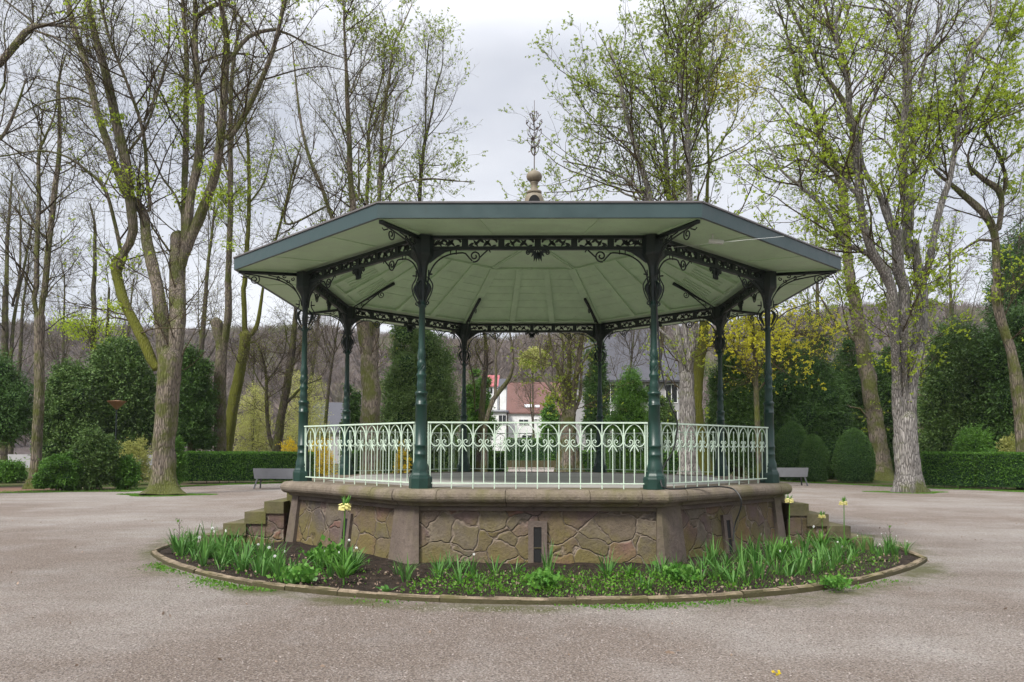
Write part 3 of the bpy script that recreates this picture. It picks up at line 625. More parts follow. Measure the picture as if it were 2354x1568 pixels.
# ================================================================== TREES
VW = f
def crop(ox, oy, s, pts): return [((ox+x/s)/1.36, (oy+y/s)/1.36, w/s/1.36) for x, y, w in pts]
cA = lambda *p: crop(0, 0, 1.568, p); cL = lambda *p: crop(0, 900, 1.96, p); cB = lambda *p: crop(600, 0, 2.24, p)
cC = lambda *p: crop(1400, 980, 2.9425, p); cD = lambda *p: crop(1700, 0, 1.96, p); cE = lambda *p: crop(2400, 0, 1.568, p); cF = lambda *p: crop(2300, 900, 1.96, p)
def build_tree(name, label, y0, limbs, bk, leaf=None, leafn=0., leafsz=.09, leafmask=None, base=None, dens=1., roots=True, group=None, l1=(1.8, 5.2), buds=.6, seed=1, up=.06, drop=None, tm=1, mossy=(), sprays=(), flare=1.):
    """limbs: bearings (u, v, width) of every stem from its foot up; each stem gets its own depth, stems leaving a
    mother stem start from that stem. Branches, twigs and leaves then grow from the stems."""
    global rng; rng = np.random.default_rng(seed)
    done = []; MP = []; MR = []
    for li, L in enumerate(limbs):
        yb = y0
        if li and done:
            allp = np.concatenate(MP); uv = projuv(allp); j = np.argmin((uv[:, 0]-L[0][0])**2+(uv[:, 1]-L[0][1])**2); yb = allp[j, 1]
        slope = 0 if li == 0 else rng.uniform(-.35, .35); acc = 0; pts = []; rad = []; rec = []
        if li and math.hypot(*(uv[j]-np.array(L[0][:2]))) > 1.5: pts.append(allp[j]); rad.append(L[0][2]/2*(yb-CY)/VW*.8)
        for i, (u, v, w) in enumerate(L):
            if i: acc += math.hypot(u-L[i-1][0], v-L[i-1][1])*(yb+15)/VW
            y = yb+slope*acc*min(1, acc/4); P = Pd(u, v, y)
            if li == 0 and i == 0 and base is not None: P[2] = base
            pts.append(P); rad.append(w/2*(y-CY)/VW*(.95 if li == 0 else .86)); rec.append((u, v, y))
        done.append((np.array(rec), None))
        if L[-1][1] < 5 and len(pts) > 1:        # the stem goes on above the picture
            d = unit(np.array(pts[-1])-np.array(pts[-2])); pts.append(pts[-1]+d*2.5); rad.append(rad[-1]*.7); pts.append(pts[-1]+d*2.+np.array([.2, .1, 0])); rad.append(rad[-1]*.5)
        P, R = resample(pts, rad, .22 if li == 0 else .3)
        if L[-1][1] > 5 and R[-1] > .05:
            d = unit(P[-1]-P[-2]); P = np.vstack([P, P[-1]+d*R[-1]*.45, P[-1]+d*R[-1]*.8]); R = np.concatenate([R, [R[-1]*.8, R[-1]*.42]])
        q = rng.normal(size=P.shape)*.3; 
        for _ in range(3): q[1:-1] = (q[:-2]+q[2:]+q[1:-1])/3
        q[0] = 0; P = P+q*R[:, None]*.35
        if li == 0: P[0, 2] = base if base is not None else -.05
        MP.append(P); MR.append(R)
    root = empty(name, tuple(MP[0][0])); tag(root, label, 'tree', group); O = MP[0][0]
    Vs, Fs, n, MI = [], [], 0, []
    for li, (P, R) in enumerate(zip(MP, MR)):
        S_ = 18 if li == 0 or R.max() > .16 else 8
        th = np.arange(S_)*2*PI/S_; h = np.concatenate([[0], np.cumsum(np.linalg.norm(np.diff(P, axis=0), axis=1))])
        rid = 1+.06*np.sin(th*5+h[:, None]*.8+li)+.05*np.sin(th*3-h[:, None]*1.3)+.035*rng.normal(size=(len(P), S_))
        if li == 0 and roots:
            fl = np.exp(-h/.30)[:, None]; rid = rid*(1+flare*fl*(.6+.5*np.abs(np.sin(th*2.5+seed))+.35*np.sin(th*4+2*seed)))
        v, q = tubes((P-O)[None], R[None], S_, rid[None]); Vs.append(v); Fs.append(q+n); n += len(v)
        e = np.arange(S_)+n-S_; Vs.append((P[-1]-O+unit(P[-1]-P[-2])*R[-1]*.6)[None]); Fs.append(np.stack([e, np.roll(e, -1), np.full(S_, n), np.full(S_, n)], 1)); n += 1; MI += [np.full(len(q), li in mossy), np.full(S_, li in mossy)]
    Fq = np.concatenate(Fs); MI = np.concatenate(MI); t_ = Fq[:, 2] == Fq[:, 3]
    mk('trunk', np.concatenate(Vs), [Fq[~t_], Fq[t_][:, :3]], bk, root, True, mats=[bk, B_moss], mi=np.concatenate([MI[~t_], MI[t_]]))
    # branches
    Q1, Q2 = [], []
    for li, (P, R) in enumerate(zip(MP, MR)):
        K = 24; ln = np.linalg.norm(np.diff(P, axis=0), axis=1).sum(); idx = np.linspace(0, len(P)-1, K).astype(int); p = P[idx][None]; r = R[idx][None]
        ang0 = (.07 if r.max() < .13 else .28)
        mcount = int(ln*1.75*dens)
        if mcount < 1: continue
        a, b = spawn(p, r, mcount if li else mcount//3, ang0 if li else .7, 1., (.45, 1.15), lambda t, rr: rng.uniform(l1[0], l1[1], len(t))*(1-.3*t)*np.clip(rr/.045, .5, 1), 9, .13, up, .6)
        Q1.append(a); Q2.append(b)
    A1, B1 = np.concatenate(Q1), np.concatenate(Q2)
    if drop is not None: k = drop(A1[:, -1]); A1, B1 = A1[k], B1[k]
    A2, B2 = spawn(A1, B1, 8, .08, 1, (.4, 1.05), (.7, 2.5), 7, .17, up, .7, .0046)
    A3, B3 = spawn(A2, B2, 5, .1, 1, (.5, 1.2), (.22, .8), 4, .3, up*.6, .8, .0038)
    v1, q1 = tubes(A1-O, B1, 5); v2, q2 = tubes(A2-O, B2, 4); v3, q3 = tubes(A3-O, B3, 3)
    mk('branches', np.concatenate([v1, v2, v3]), [np.concatenate([q1, q2+len(v1), q3+len(v1)+len(v2)])], B_twig, root, True)
    tips = np.concatenate([A3[:, -1], A3[:, 2]]); k = rng.random(len(tips)) < buds
    tb = tips[k]; v, q = leaves(tb-O, .06, .5, per=2*tm); mk('buds', v, q, L_bud if leafn < .4 or leaf is None else leaf, root)
    SPR = []
    for k_, (u, v_, rr_) in enumerate(sprays):
        allp = np.concatenate(MP); uv = projuv(allp); j = np.argmin((uv[:, 0]-u)**2+(uv[:, 1]-v_)**2); c = Pd(u, v_, allp[j, 1]-.25); nn = int(120*rr_*rr_)+20
        p = c+rng.normal(size=(nn, 3))*np.array([.5, .4, .30])*rr_; SPR.append(p-O)
    if leaf and leafn > 0:
        fn = lump(seed+50, 10, .25, 1.2); mval = fn(tips)+rng.normal(size=len(tips))*.10
        if leafmask: mval = mval + leafmask(tips)
        k = mval > np.quantile(mval, 1-leafn); tl = tips[k]
        v, q = leaves(tl-O, leafsz*.78, .6, per=6, droop=.35)
        if SPR: v2, q2 = leaves(np.concatenate(SPR), .12, .7, per=2, droop=.2); q = np.concatenate([q, q2+len(v)]); v = np.concatenate([v, v2])
        mk('leaves', v, q, leaf, root)
    return root
# ---- 1 the big tree on the left edge of the plaza
T1 = [[(375, 1140, 62), (376, 1090, 54), (378, 1000, 52), (384, 920, 52), (389, 860, 54), (392, 820, 50)],
      [(385, 900, 34), (380, 840, 38), (374, 780, 38)]+cA((790, 1568, 84), (770, 1400, 66), (720, 1180, 60), (700, 1040, 52), (610, 930, 48), (570, 830, 42), (480, 560, 40), (430, 340, 38), (370, 160, 36), (330, 0, 32)),
      [(358, 845, 26), (337, 800, 27), (311, 748, 26), (285, 692, 26), (268, 625, 27), (272, 605, 33), (284, 585, 24)],
      [(270, 615, 22), (285, 580, 20), (298, 560, 20), (305, 530, 24), (300, 469, 26), (286, 356, 27), (267, 281, 25), (244, 178, 22), (220, 84, 18), (202, 0, 14)],
      [(388, 900, 34), (398, 840, 42), (404, 780, 42)]+cA((870, 1568, 92), (868, 1400, 88), (866, 1250, 82), (872, 1160, 84)),
      cA((890, 1300, 44), (900, 1180, 34), (905, 900, 36), (910, 600, 34), (915, 300, 30), (895, 0, 24)),
      cA((880, 1320, 50), (915, 1190, 54), (930, 1000, 50), (970, 800, 46), (985, 550, 42), (960, 300, 34), (955, 0, 26)),
      cA((890, 1300, 40), (935, 1170, 52), (980, 1050, 60), (1050, 880, 48), (1080, 700, 46), (1100, 400, 40), (1110, 200, 34), (1080, 0, 28)),
      cA((1125, 680, 30), (1230, 500, 34), (1330, 270, 28), (1400, 0, 20)),
      cA((735, 1030, 20), (720, 870, 22), (700, 640, 20), (620, 400, 18), (540, 200, 17), (490, 0, 15)),
      cA((705, 600, 14), (760, 480, 13), (815, 300, 11), (830, 150, 10), (825, 0, 9)),
      cA((598, 1270, 22), (560, 1080, 22), (510, 920, 20), (430, 840, 15), (330, 770, 13), (200, 740, 11), (0, 768, 8)),
      cA((1125, 300, 26), (1220, 180, 24), (1350, 145, 20), (1420, 170, 13), (1560, 240, 9), (1725, 300, 6)),
      cA((980, 310, 14), (1100, 262, 12), (1200, 270, 9), (1290, 350, 6)),
      cA((480, 530, 16), (450, 510, 13), (350, 480, 12), (200, 510, 9), (50, 590, 6)),
      cA((845, 1250, 12), (800, 1190, 12), (750, 1120, 11), (740, 1090, 8)),
      cA((965, 80, 22), (1060, 20, 20), (1130, 30, 16), (1230, 150, 10), (1330, 260, 6)),
      cA((900, 1080, 14), (860, 960, 14), (800, 880, 12), (740, 760, 9), (640, 620, 6)),
      cA((640, 730, 16), (700, 650, 16), (740, 560, 12), (760, 420, 9))]
sA = [(x/2.1325, y/2.1325, r) for x, y, r in ((900, 430, .7), (970, 490, .5), (915, 560, 1.), (910, 700, .6), (520, 600, .6), (620, 880, 1.), (640, 930, .6), (900, 970, .6), (600, 1290, .8), (550, 1500, .4), (420, 30, 1.), (450, 120, .7), (820, 150, 1.), (840, 500, 1.2), (1050, 820, .5), (1010, 960, .6), (580, 570, .4))]
build_tree('plane_tree', 'big grey forked tree with flared roots standing on the left plaza edge', 13.23, T1, B_grey, L_fresh, .03, .11, dens=.85, seed=11, mossy=(2,), sprays=sA, flare=1.0)
# ---- 2 stems further left
build_tree('bare_tree', 'slim pale trunk forking into two stems behind the round clipped shrub at far left', 16.5,
      [cL((215, 1195, 66), (222, 1000, 62), (236, 700, 64), (243, 400, 58), (240, 170, 62)), cL((235, 200, 36), (208, 60, 32), (200, 0, 30))[:2]+cA((178, 1400, 30), (182, 1200, 28), (190, 1000, 24), (190, 760, 20), (220, 680, 14), (270, 550, 9), (280, 400, 6)),
       cL((248, 200, 40), (262, 60, 42))+cA((215, 1450, 36), (240, 1200, 34), (265, 950, 32), (290, 750, 26), (292, 560, 20), (288, 400, 14), (320, 270, 9)), cA((190, 1150, 12), (120, 1000, 10), (60, 900, 7), (0, 850, 5))], B_grey, L_fresh, .03, .12, seed=12, dens=1.0)
build_tree('bare_tree', 'grey tree at the extreme left whose thick limb arches over the top left corner', 11.,
      [[(-190, 1150, 60), (-185, 900, 52), (-160, 600, 46), (-120, 380, 42), (-60, 240, 36)], cA((-90, 380, 46), (0, 310, 44), (60, 240, 40), (120, 165, 40), (165, 130, 32), (230, 122, 20), (330, 130, 16), (400, 140, 10), (520, 170, 6)),
       cA((170, 135, 16), (150, 100, 14), (60, 30, 10), (10, -10, 8)), cA((165, 150, 14), (260, 180, 12), (340, 230, 10), (420, 300, 7), (480, 400, 5)), [(-120, 400, 20), (-60, 330, 14), (0, 320, 10), (40, 240, 7), (60, 180, 4)], cA((-20, 490, 16), (20, 420, 13), (30, 300, 9), (20, 120, 7), (60, 0, 5))], B_grey, None, seed=13, dens=.9)
build_tree('bare_tree', 'dark twin bare trees at the extreme left behind the hemlock', 34.,
      [cL((28, 1000, 44), (25, 600, 40), (30, 300, 40), (35, 0, 34)), cL((60, 500, 24), (85, 200, 24), (120, 0, 18))+cA((130, 1250, 14), (160, 1100, 9)), cA((32, 1400, 24), (35, 1200, 20), (45, 1050, 16), (60, 850, 9)), cA((60, 1500, 16), (95, 1350, 14), (100, 1100, 10), (90, 950, 6))], B_dark, None, seed=14, dens=.8, base=0)
# ---- 3 stems between the big tree and the bandstand
build_tree('lopped_tree', 'upright grey trunk with a sawn stub behind the left hedge', 27.,
      [cL((1345, 1120, 76), (1345, 950, 76), (1348, 600, 74), (1352, 380, 70), (1335, 270, 66), (1325, 215, 76)), cL((1360, 420, 50), (1385, 260, 52), (1398, 150, 52), (1400, 0, 44))+cA((1118, 1400, 36), (1125, 1200, 32), (1130, 1000, 30), (1130, 700, 26), (1135, 400, 22), (1160, 200, 18), (1190, 80, 12)),
       cA((1128, 900, 14), (1075, 700, 14), (1060, 480, 10), (1010, 250, 7)), cA((1130, 760, 16), (1160, 560, 12), (1230, 400, 8), (1300, 330, 5)), cA((1128, 450, 14), (1100, 330, 12), (1105, 150, 10), (1090, 0, 8))], B_grey, L_fresh, .08, .13, seed=15, dens=.9, l1=(1.5, 4.), sprays=[(x/2.1325, y/2.1325, r) for x, y, r in ((1110, 1050, .6), (1120, 1200, .7), (1110, 210, .6), (1080, 960, .5))])
build_tree('leaning_tree', 'mossy green leaning trunk forking in two behind the left bench', 30.,
      [cL((1370, 1080, 80), (1395, 940, 72), (1420, 750, 70), (1460, 550, 66), (1492, 390, 66), (1508, 290, 74)), cL((1500, 300, 40), (1496, 150, 36), (1492, 0, 34))+cA((1197, 1400, 28), (1205, 1300, 26), (1220, 1000, 22), (1215, 700, 16), (1205, 600, 10), (1215, 420, 6)),
       cL((1525, 300, 34), (1570, 240, 32), (1595, 120, 26), (1612, 0, 20))+cA((1300, 1400, 16), (1345, 1200, 16), (1400, 1000, 14), (1440, 820, 10), (1480, 700, 6)), cL((1515, 340, 16), (1560, 330, 14), (1585, 310, 8)), cA((1220, 1000, 12), (1290, 900, 10), (1330, 760, 7), (1350, 640, 5)), cA((1210, 800, 10), (1160, 700, 8), (1150, 560, 5))], B_moss, L_fresh, .06, .12, seed=16, dens=1., l1=(1.5, 4))
build_tree('twisted_tree', 'dark crooked tree with many curved branches left of the bandstand', 27.,
      [cL((1690, 1060, 60), (1700, 950, 56), (1720, 800, 50), (1750, 650, 50), (1775, 480, 48), (1795, 340, 40), (1810, 160, 26), (1812, 60, 16)), cL((1672, 980, 30), (1645, 880, 30), (1632, 700, 26), (1632, 560, 22), (1610, 430, 16), (1575, 350, 11), (1540, 300, 7)), cL((1634, 570, 16), (1680, 520, 13), (1740, 400, 10), (1760, 240, 7)),
       cL((1740, 720, 24), (1800, 660, 22), (1860, 600, 14), (1960, 560, 9)), cL((1770, 520, 16), (1830, 400, 12), (1900, 330, 9), (1960, 320, 6)), cL((1790, 380, 14), (1760, 330, 10), (1740, 200, 7)), cL((1632, 640, 12), (1560, 520, 8), (1550, 380, 5))], B_dark, None, seed=17, dens=1.3, l1=(1.2, 3.2))
# ---- 4 the group behind the bandstand, left
build_tree('bare_tree', 'tall bare tree rising behind the left half of the bandstand roof with many upright stems', 22.,
      [[(852, 1115, 50), (852, 1040, 47), (850, 975, 45), (853, 905, 44), (850, 860, 42), (848, 820, 40)],
       [(848, 860, 28), (838, 760, 26), (834, 700, 25), (832, 620, 24), (820, 540, 22)]+cB((1112, 1300, 46), (1100, 1000, 40), (1088, 700, 36), (1078, 450, 26), (1065, 200, 18), (1062, 0, 13)), [(852, 860, 24), (852, 740, 22), (852, 600, 17)]+cB((1225, 1420, 28), (1238, 1150, 26), (1240, 880, 22), (1280, 720, 16), (1325, 560, 12), (1345, 420, 8)),
       [(855, 880, 24), (862, 760, 22), (868, 600, 18)]+cB((1310, 1400, 30), (1322, 1100, 27), (1340, 800, 24), (1380, 550, 20), (1410, 330, 16), (1480, 170, 11), (1540, 30, 8)), [(846, 860, 22), (826, 740, 20), (800, 600, 18)]+cB((970, 1500, 32), (905, 1300, 30), (830, 1130, 28), (770, 900, 22), (735, 650, 17), (715, 450, 12), (700, 300, 8)),
       cB((1165, 1400, 20), (1165, 1150, 15), (1170, 1000, 10)), cB((1110, 650, 16), (1160, 520, 13), (1260, 400, 9), (1290, 250, 6)), cB((1330, 1180, 14), (1390, 1000, 12), (1430, 700, 10), (1530, 600, 8), (1560, 420, 5)), cB((1085, 950, 10), (1000, 800, 9), (930, 650, 7), (760, 480, 5)), cB((1340, 980, 10), (1450, 930, 9), (1580, 870, 6)), cB((1090, 1180, 10), (1000, 960, 9), (820, 720, 7)), cB((1230, 700, 9), (1180, 600, 7), (1195, 300, 6), (1250, 120, 5)),
       cB((1350, 1400, 12), (1450, 1300, 12), (1600, 1255, 10), (1750, 1255, 8), (1960, 1280, 5)), cB((660, 1568, 18), (700, 1300, 16), (760, 1100, 12), (690, 1000, 6))],
      B_grey, L_olive, .22, .11, seed=18, dens=.85, l1=(2., 5.), up=.12, drop=lambda p: (p[:, 0] < Pd(1060, 300, 24.)[0]))
build_tree('bare_tree', 'slender dark tree with fine spreading twigs just left of the open patch of sky', 27.,
      [[(968, 1100, 16), (968, 800, 15), (966, 600, 14)]+cB((1595, 1400, 30), (1605, 1200, 27), (1622, 1050, 25), (1638, 940, 24)), cB((1636, 960, 16), (1636, 750, 15), (1642, 500, 11), (1655, 300, 8)), cB((1642, 950, 18), (1680, 780, 18), (1705, 620, 13), (1750, 470, 9), (1760, 280, 6)), cB((1645, 960, 9), (1720, 880, 8), (1800, 760, 6), (1850, 640, 4)), cB((1620, 1150, 9), (1700, 1160, 8), (1780, 1150, 6)), cB((1590, 1270, 12), (1540, 1240, 10), (1450, 1250, 7), (1380, 1310, 4)), cB((1600, 1265, 12), (1700, 1255, 10), (1850, 1270, 8), (1980, 1270, 5))],
      B_dark, L_olive, .3, .11, seed=19, dens=.9, l1=(1.4, 3.4), up=.12)
# ---- 5 behind the bandstand, centre and right
build_tree('multi_stem_tree', 'pale multi stemmed tree fanning out low right of the red roofed house', 24.,
      [cC((1110, 1180, 150), (1110, 1000, 140), (1115, 920, 140)), cC((1100, 1000, 70), (1070, 900, 60), (1010, 780, 50), (940, 670, 44), (880, 590, 34), (858, 500, 24), (850, 350, 20), (820, 200, 16), (740, 60, 12)), cC((1108, 960, 70), (1090, 840, 60), (1065, 700, 56), (1040, 560, 54), (1000, 480, 44), (960, 350, 34), (930, 200, 26), (920, 60, 18)), cC((1112, 960, 70), (1110, 840, 60), (1110, 650, 56), (1120, 450, 46), (1110, 250, 36), (1120, 60, 28)), cC((1120, 980, 70), (1140, 860, 70), (1165, 650, 66), (1190, 500, 60), (1220, 300, 50), (1250, 120, 40), (1290, -60, 30)), cC((1130, 1000, 50), (1160, 900, 40), (1210, 780, 36), (1225, 620, 30), (1230, 480, 24), (1350, 280, 16)), cC((1040, 560, 26), (1060, 350, 22), (1040, 150, 16)), cC((1230, 330, 20), (1330, 290, 18), (1420, 260, 12))],
      B_grey, L_olive, .3, .11, seed=20, dens=.8, l1=(1.2, 3.0))
build_tree('bare_tree', 'curved pale trunk bending right then up left of the red roofed house', 26.,
      [cC((330, 1100, 44), (370, 930, 42), (420, 790, 46), (500, 680, 44), (560, 600, 36), (595, 480, 26), (590, 300, 20), (570, 170, 16), (580, 20, 12)), cC((430, 790, 34), (440, 600, 32), (440, 400, 26), (440, 220, 18), (400, 80, 10)), cC((440, 400, 16), (490, 280, 12), (560, 160, 8))], B_grey, None, seed=21, dens=.9, l1=(1., 2.4))
build_tree('bare_tree', 'small dark bare tree left of the curved pale trunk behind the bandstand', 30.,
      [cC((310, 900, 60), (330, 650, 52), (350, 450, 44), (345, 250, 34), (320, 80, 22)), cC((355, 480, 22), (400, 450, 18), (450, 420, 10)), cC((335, 500, 22), (280, 400, 18), (250, 300, 12), (290, 230, 10)), cC((250, 900, 18), (240, 650, 18), (200, 450, 12), (170, 300, 9))], B_dark, None, seed=22, dens=1.2, l1=(1., 2.4))
T9 = [[(1583, 1125, 50)]+cC((2205, 1000, 150), (2200, 800, 146), (2195, 650, 140), (2190, 560, 130)),
      cC((2180, 680, 90), (2150, 420, 88), (2110, 200, 80), (2080, 60, 70))+[(1505, 620, 22)]+cD((650, 1230, 44), (620, 1100, 40), (560, 900, 36), (500, 700, 32), (470, 530, 26), (430, 400, 20), (400, 250, 12)),
      cC((2195, 640, 70), (2195, 330, 60), (2180, 150, 46))+[(1560, 620, 18)]+cD((770, 1230, 34), (750, 1000, 32), (725, 800, 28), (700, 700, 24), (640, 600, 18), (560, 530, 14), (470, 515, 10)),
      cD((790, 1230, 26), (800, 1000, 24), (800, 830, 20), (800, 700, 10)), cC((2200, 680, 90), (2225, 420, 86), (2260, 150, 80))+[(1600, 620, 22)]+cD((892, 1230, 40), (886, 1000, 36), (880, 800, 32), (850, 600, 26), (825, 400, 22), (830, 200, 18), (890, 0, 14)), cD((900, 880, 16), (960, 720, 15), (1000, 550, 13), (1020, 400, 12), (1060, 150, 8)),
      cD((630, 1215, 24), (560, 1140, 22), (480, 1085, 18), (350, 1040, 14), (230, 1010, 12), (120, 990, 9)), cD((480, 655, 12), (380, 655, 10), (300, 620, 8), (230, 500, 6)), cD((545, 830, 13), (440, 780, 11), (300, 765, 8), (190, 740, 6)), cD((720, 760, 12), (640, 620, 11), (540, 520, 9), (440, 400, 7)), cD((830, 700, 12), (760, 600, 10), (640, 480, 8), (560, 300, 6)), cD((760, 1150, 16), (700, 1090, 14), (640, 1060, 12), (560, 1010, 8), (470, 960, 5)), cD((880, 640, 10), (940, 500, 8), (930, 300, 6), (960, 100, 5)), cD((830, 350, 8), (780, 220, 7), (770, 60, 5)),
      cD((640, 1230, 20), (500, 1190, 16), (380, 1130, 12), (200, 1170, 9), (0, 1180, 6)), cD((560, 900, 12), (480, 860, 10), (330, 880, 8), (200, 850, 6), (120, 780, 5)), cD((860, 640, 14), (1000, 480, 10), (1100, 300, 8), (1150, 100, 6)), cC((2160, 420, 46), (2100, 320, 40), (2020, 220, 34), (1950, 150, 26))]
build_tree('budding_tree', 'tall thick trunked tree coming into green leaf behind the right half of the roof', 22., T9, B_gran, L_olive, .7, .11, seed=23, dens=1.05, l1=(2.6, 7.2), up=.09, drop=lambda p: p[:, 0] > Pd(1165, 300, 24.)[0])
build_tree('budding_tree', 'mossy dark trunked tree with yellow tinged shoots close right of the thick pale trunk', 25.,
      [[(1625, 1120, 40)]+cC((2300, 1000, 120), (2290, 700, 110), (2310, 400, 110), (2350, 150, 90))+cD((1000, 1150, 20), (1010, 1000, 16), (990, 700, 13), (960, 400, 10), (950, 100, 8)), cD((995, 1000, 14), (1100, 850, 12), (1180, 700, 9), (1180, 500, 7), (1100, 300, 5)), cD((985, 800, 12), (930, 600, 9), (1000, 350, 7)), cD((960, 500, 10), (1050, 400, 8), (1180, 330, 6), (1300, 200, 4)), cD((975, 600, 10), (1150, 500, 8), (1300, 560, 5)), cC((2330, 450, 40), (2400, 250, 30))+cF((200, 300, 12), (330, 270, 10), (480, 260, 7))], B_moss, L_yel, .6, .125, seed=24, dens=.75, l1=(2., 5.), up=.1)
# ---- 6 right hand side
T10 = [cF((885, 1185, 124), (884, 1100, 116), (875, 950, 104), (852, 800, 96), (815, 600, 94), (785, 400, 90), (745, 180, 80), (715, 0, 74)), cE((405, 1411, 56), (388, 1200, 50), (375, 1050, 46), (362, 900, 50), (340, 830, 50)),
       cE((345, 860, 34), (300, 740, 34), (250, 650, 30), (215, 530, 26), (150, 440, 22), (130, 300, 16), (80, 130, 12), (40, 0, 8)), cE((380, 900, 40), (420, 700, 44), (400, 560, 36), (330, 440, 26), (260, 340, 22), (190, 200, 18), (90, 0, 14)),
       cE((405, 620, 34), (395, 460, 34), (385, 340, 28), (350, 240, 24), (325, 150, 20), (240, 100, 16), (150, 20, 11)), cE((365, 920, 16), (270, 850, 14), (170, 780, 11), (60, 830, 9), (0, 810, 6)), cE((300, 720, 16), (200, 640, 13), (90, 590, 10), (0, 600, 6)), cE((360, 300, 12), (260, 262, 11), (130, 258, 9), (0, 300, 5)), cE((240, 620, 16), (290, 540, 14), (330, 500, 10), (300, 420, 6)), cF((800, 380, 34), (740, 330, 32), (690, 280, 24), (640, 240, 17), (440, 290, 13), (220, 300, 9)), cF((640, 245, 12), (560, 130, 14), (520, 60, 11), (470, 0, 9)), cF((800, 790, 16), (760, 740, 14), (700, 730, 9), (680, 715, 5)), cE((335, 100, 13), (370, 30, 10), (380, -20, 8)), cE((170, 500, 12), (80, 400, 10), (0, 360, 7))]
build_tree('budding_tree', 'slightly bent brown trunk with mossy foot left of the pale forked tree', 30., T10, B_grey, L_olive, .75, .11, seed=25, dens=.95, l1=(2.4, 7.), base=0)
T11 = [cF((1055, 1262, 176), (1050, 1180, 158), (1046, 1050, 148), (1040, 900, 140), (1036, 800, 132)), cF((1015, 900, 80), (990, 720, 72), (985, 550, 60), (975, 400, 56), (968, 260, 66), (960, 150, 76))+cE((605, 1411, 54), (560, 1320, 52), (510, 1240, 46), (470, 1100, 42), (452, 960, 40), (440, 800, 38), (425, 640, 34), (400, 560, 30), (390, 420, 24), (345, 250, 20), (335, 100, 14), (370, 0, 10)),
       cF((1055, 900, 90), (1060, 740, 100), (1075, 560, 100), (1100, 420, 96), (1125, 250, 90), (1138, 100, 80), (1136, 0, 78)), cE((745, 1411, 62), (740, 1350, 56), (725, 1240, 46), (720, 1190, 46)), cE((755, 1411, 34), (790, 1290, 40), (815, 1150, 40), (850, 1000, 36), (890, 880, 32), (920, 700, 30), (950, 500, 26), (965, 350, 24), (1010, 240, 22), (1080, 130, 18), (1125, 0, 14)),
       cF((1030, 860, 70), (1022, 600, 60), (1020, 330, 66), (1025, 150, 76), (1030, 0, 70))+cE((640, 1330, 62), (636, 1200, 62), (632, 1135, 64)), cE((615, 1150, 36), (575, 1040, 36), (545, 950, 34), (490, 870, 26), (455, 760, 20), (470, 600, 14), (540, 440, 12), (580, 340, 8)), cE((640, 1140, 16), (610, 1080, 16), (580, 980, 17), (555, 900, 14), (550, 845, 14)),
       cE((690, 1260, 40), (680, 1080, 48), (668, 900, 44), (660, 700, 38), (672, 500, 34), (670, 300, 28), (650, 150, 22), (630, 0, 16)), cE((700, 1150, 26), (705, 950, 30), (715, 750, 26), (700, 560, 24), (695, 350, 24), (690, 150, 20), (695, 0, 14)), cE((595, 1330, 30), (530, 1290, 36), (480, 1235, 24), (370, 1185, 22), (300, 1050, 22), (200, 950, 20), (130, 890, 18), (60, 830, 14), (0, 700, 8)),
       cE((440, 960, 24), (360, 870, 18), (250, 780, 16), (190, 700, 12), (100, 560, 9), (0, 440, 6)), cE((660, 880, 18), (620, 760, 15), (560, 680, 12), (460, 700, 6)), cE((710, 900, 12), (760, 740, 11), (775, 600, 8), (740, 420, 6)), cE((740, 420, 20), (780, 260, 20), (840, 120, 16), (850, 0, 12)), cE((655, 160, 14), (590, 60, 13), (500, 40, 11), (380, 20, 8)), cE((920, 720, 14), (1000, 600, 13), (940, 560, 10), (800, 545, 8), (670, 545, 6)), cE((330, 860, 12), (240, 860, 10), (150, 760, 7)), cE((425, 640, 14), (480, 540, 12), (560, 460, 8))]
build_tree('budding_tree', 'pale ridged trunk forking into heavy stems at the right edge of the plaza', 17.0, T11, B_gran, L_fresh, .5, .11, seed=26, dens=.95, l1=(2., 5.8), flare=.35)
T12 = [[(2360, 1160, 34), (2350, 1000, 31), (2338, 890, 29)]+cF((1690, 400, 54), (1640, 250, 56), (1600, 100, 56), (1590, 0, 54)), cE((1122, 1411, 40), (1120, 1300, 40), (1118, 1180, 40), (1090, 1090, 42), (1020, 1010, 40), (950, 950, 34), (880, 890, 20), (820, 840, 14), (780, 740, 8)), cE((1130, 1120, 30), (1145, 980, 30), (1130, 930, 38), (1060, 880, 30), (1000, 830, 24)), cE((1148, 960, 22), (1170, 900, 20), (1140, 780, 20), (1090, 690, 18), (1060, 640, 18), (1110, 560, 15), (1180, 480, 13), (1254, 430, 10)), cE((1060, 640, 14), (1060, 600, 13), (960, 560, 10), (850, 540, 7), (720, 560, 5)), cE((1130, 800, 14), (1254, 720, 9)), cE((1000, 860, 12), (980, 760, 12), (1040, 620, 9), (1080, 450, 7), (1180, 200, 6), (1254, 120, 5)), cE((1100, 1180, 18), (1040, 1175, 15), (950, 1230, 11), (850, 1330, 8), (830, 1400, 6)), cE((1010, 250, 12), (1080, 130, 10), (1200, 60, 7))]
build_tree('budding_tree', 'crooked tree with bright green new leaves near the right margin', 20., T12, B_grey, L_fresh, .6, .13, seed=27, dens=1., l1=(1.8, 5.))
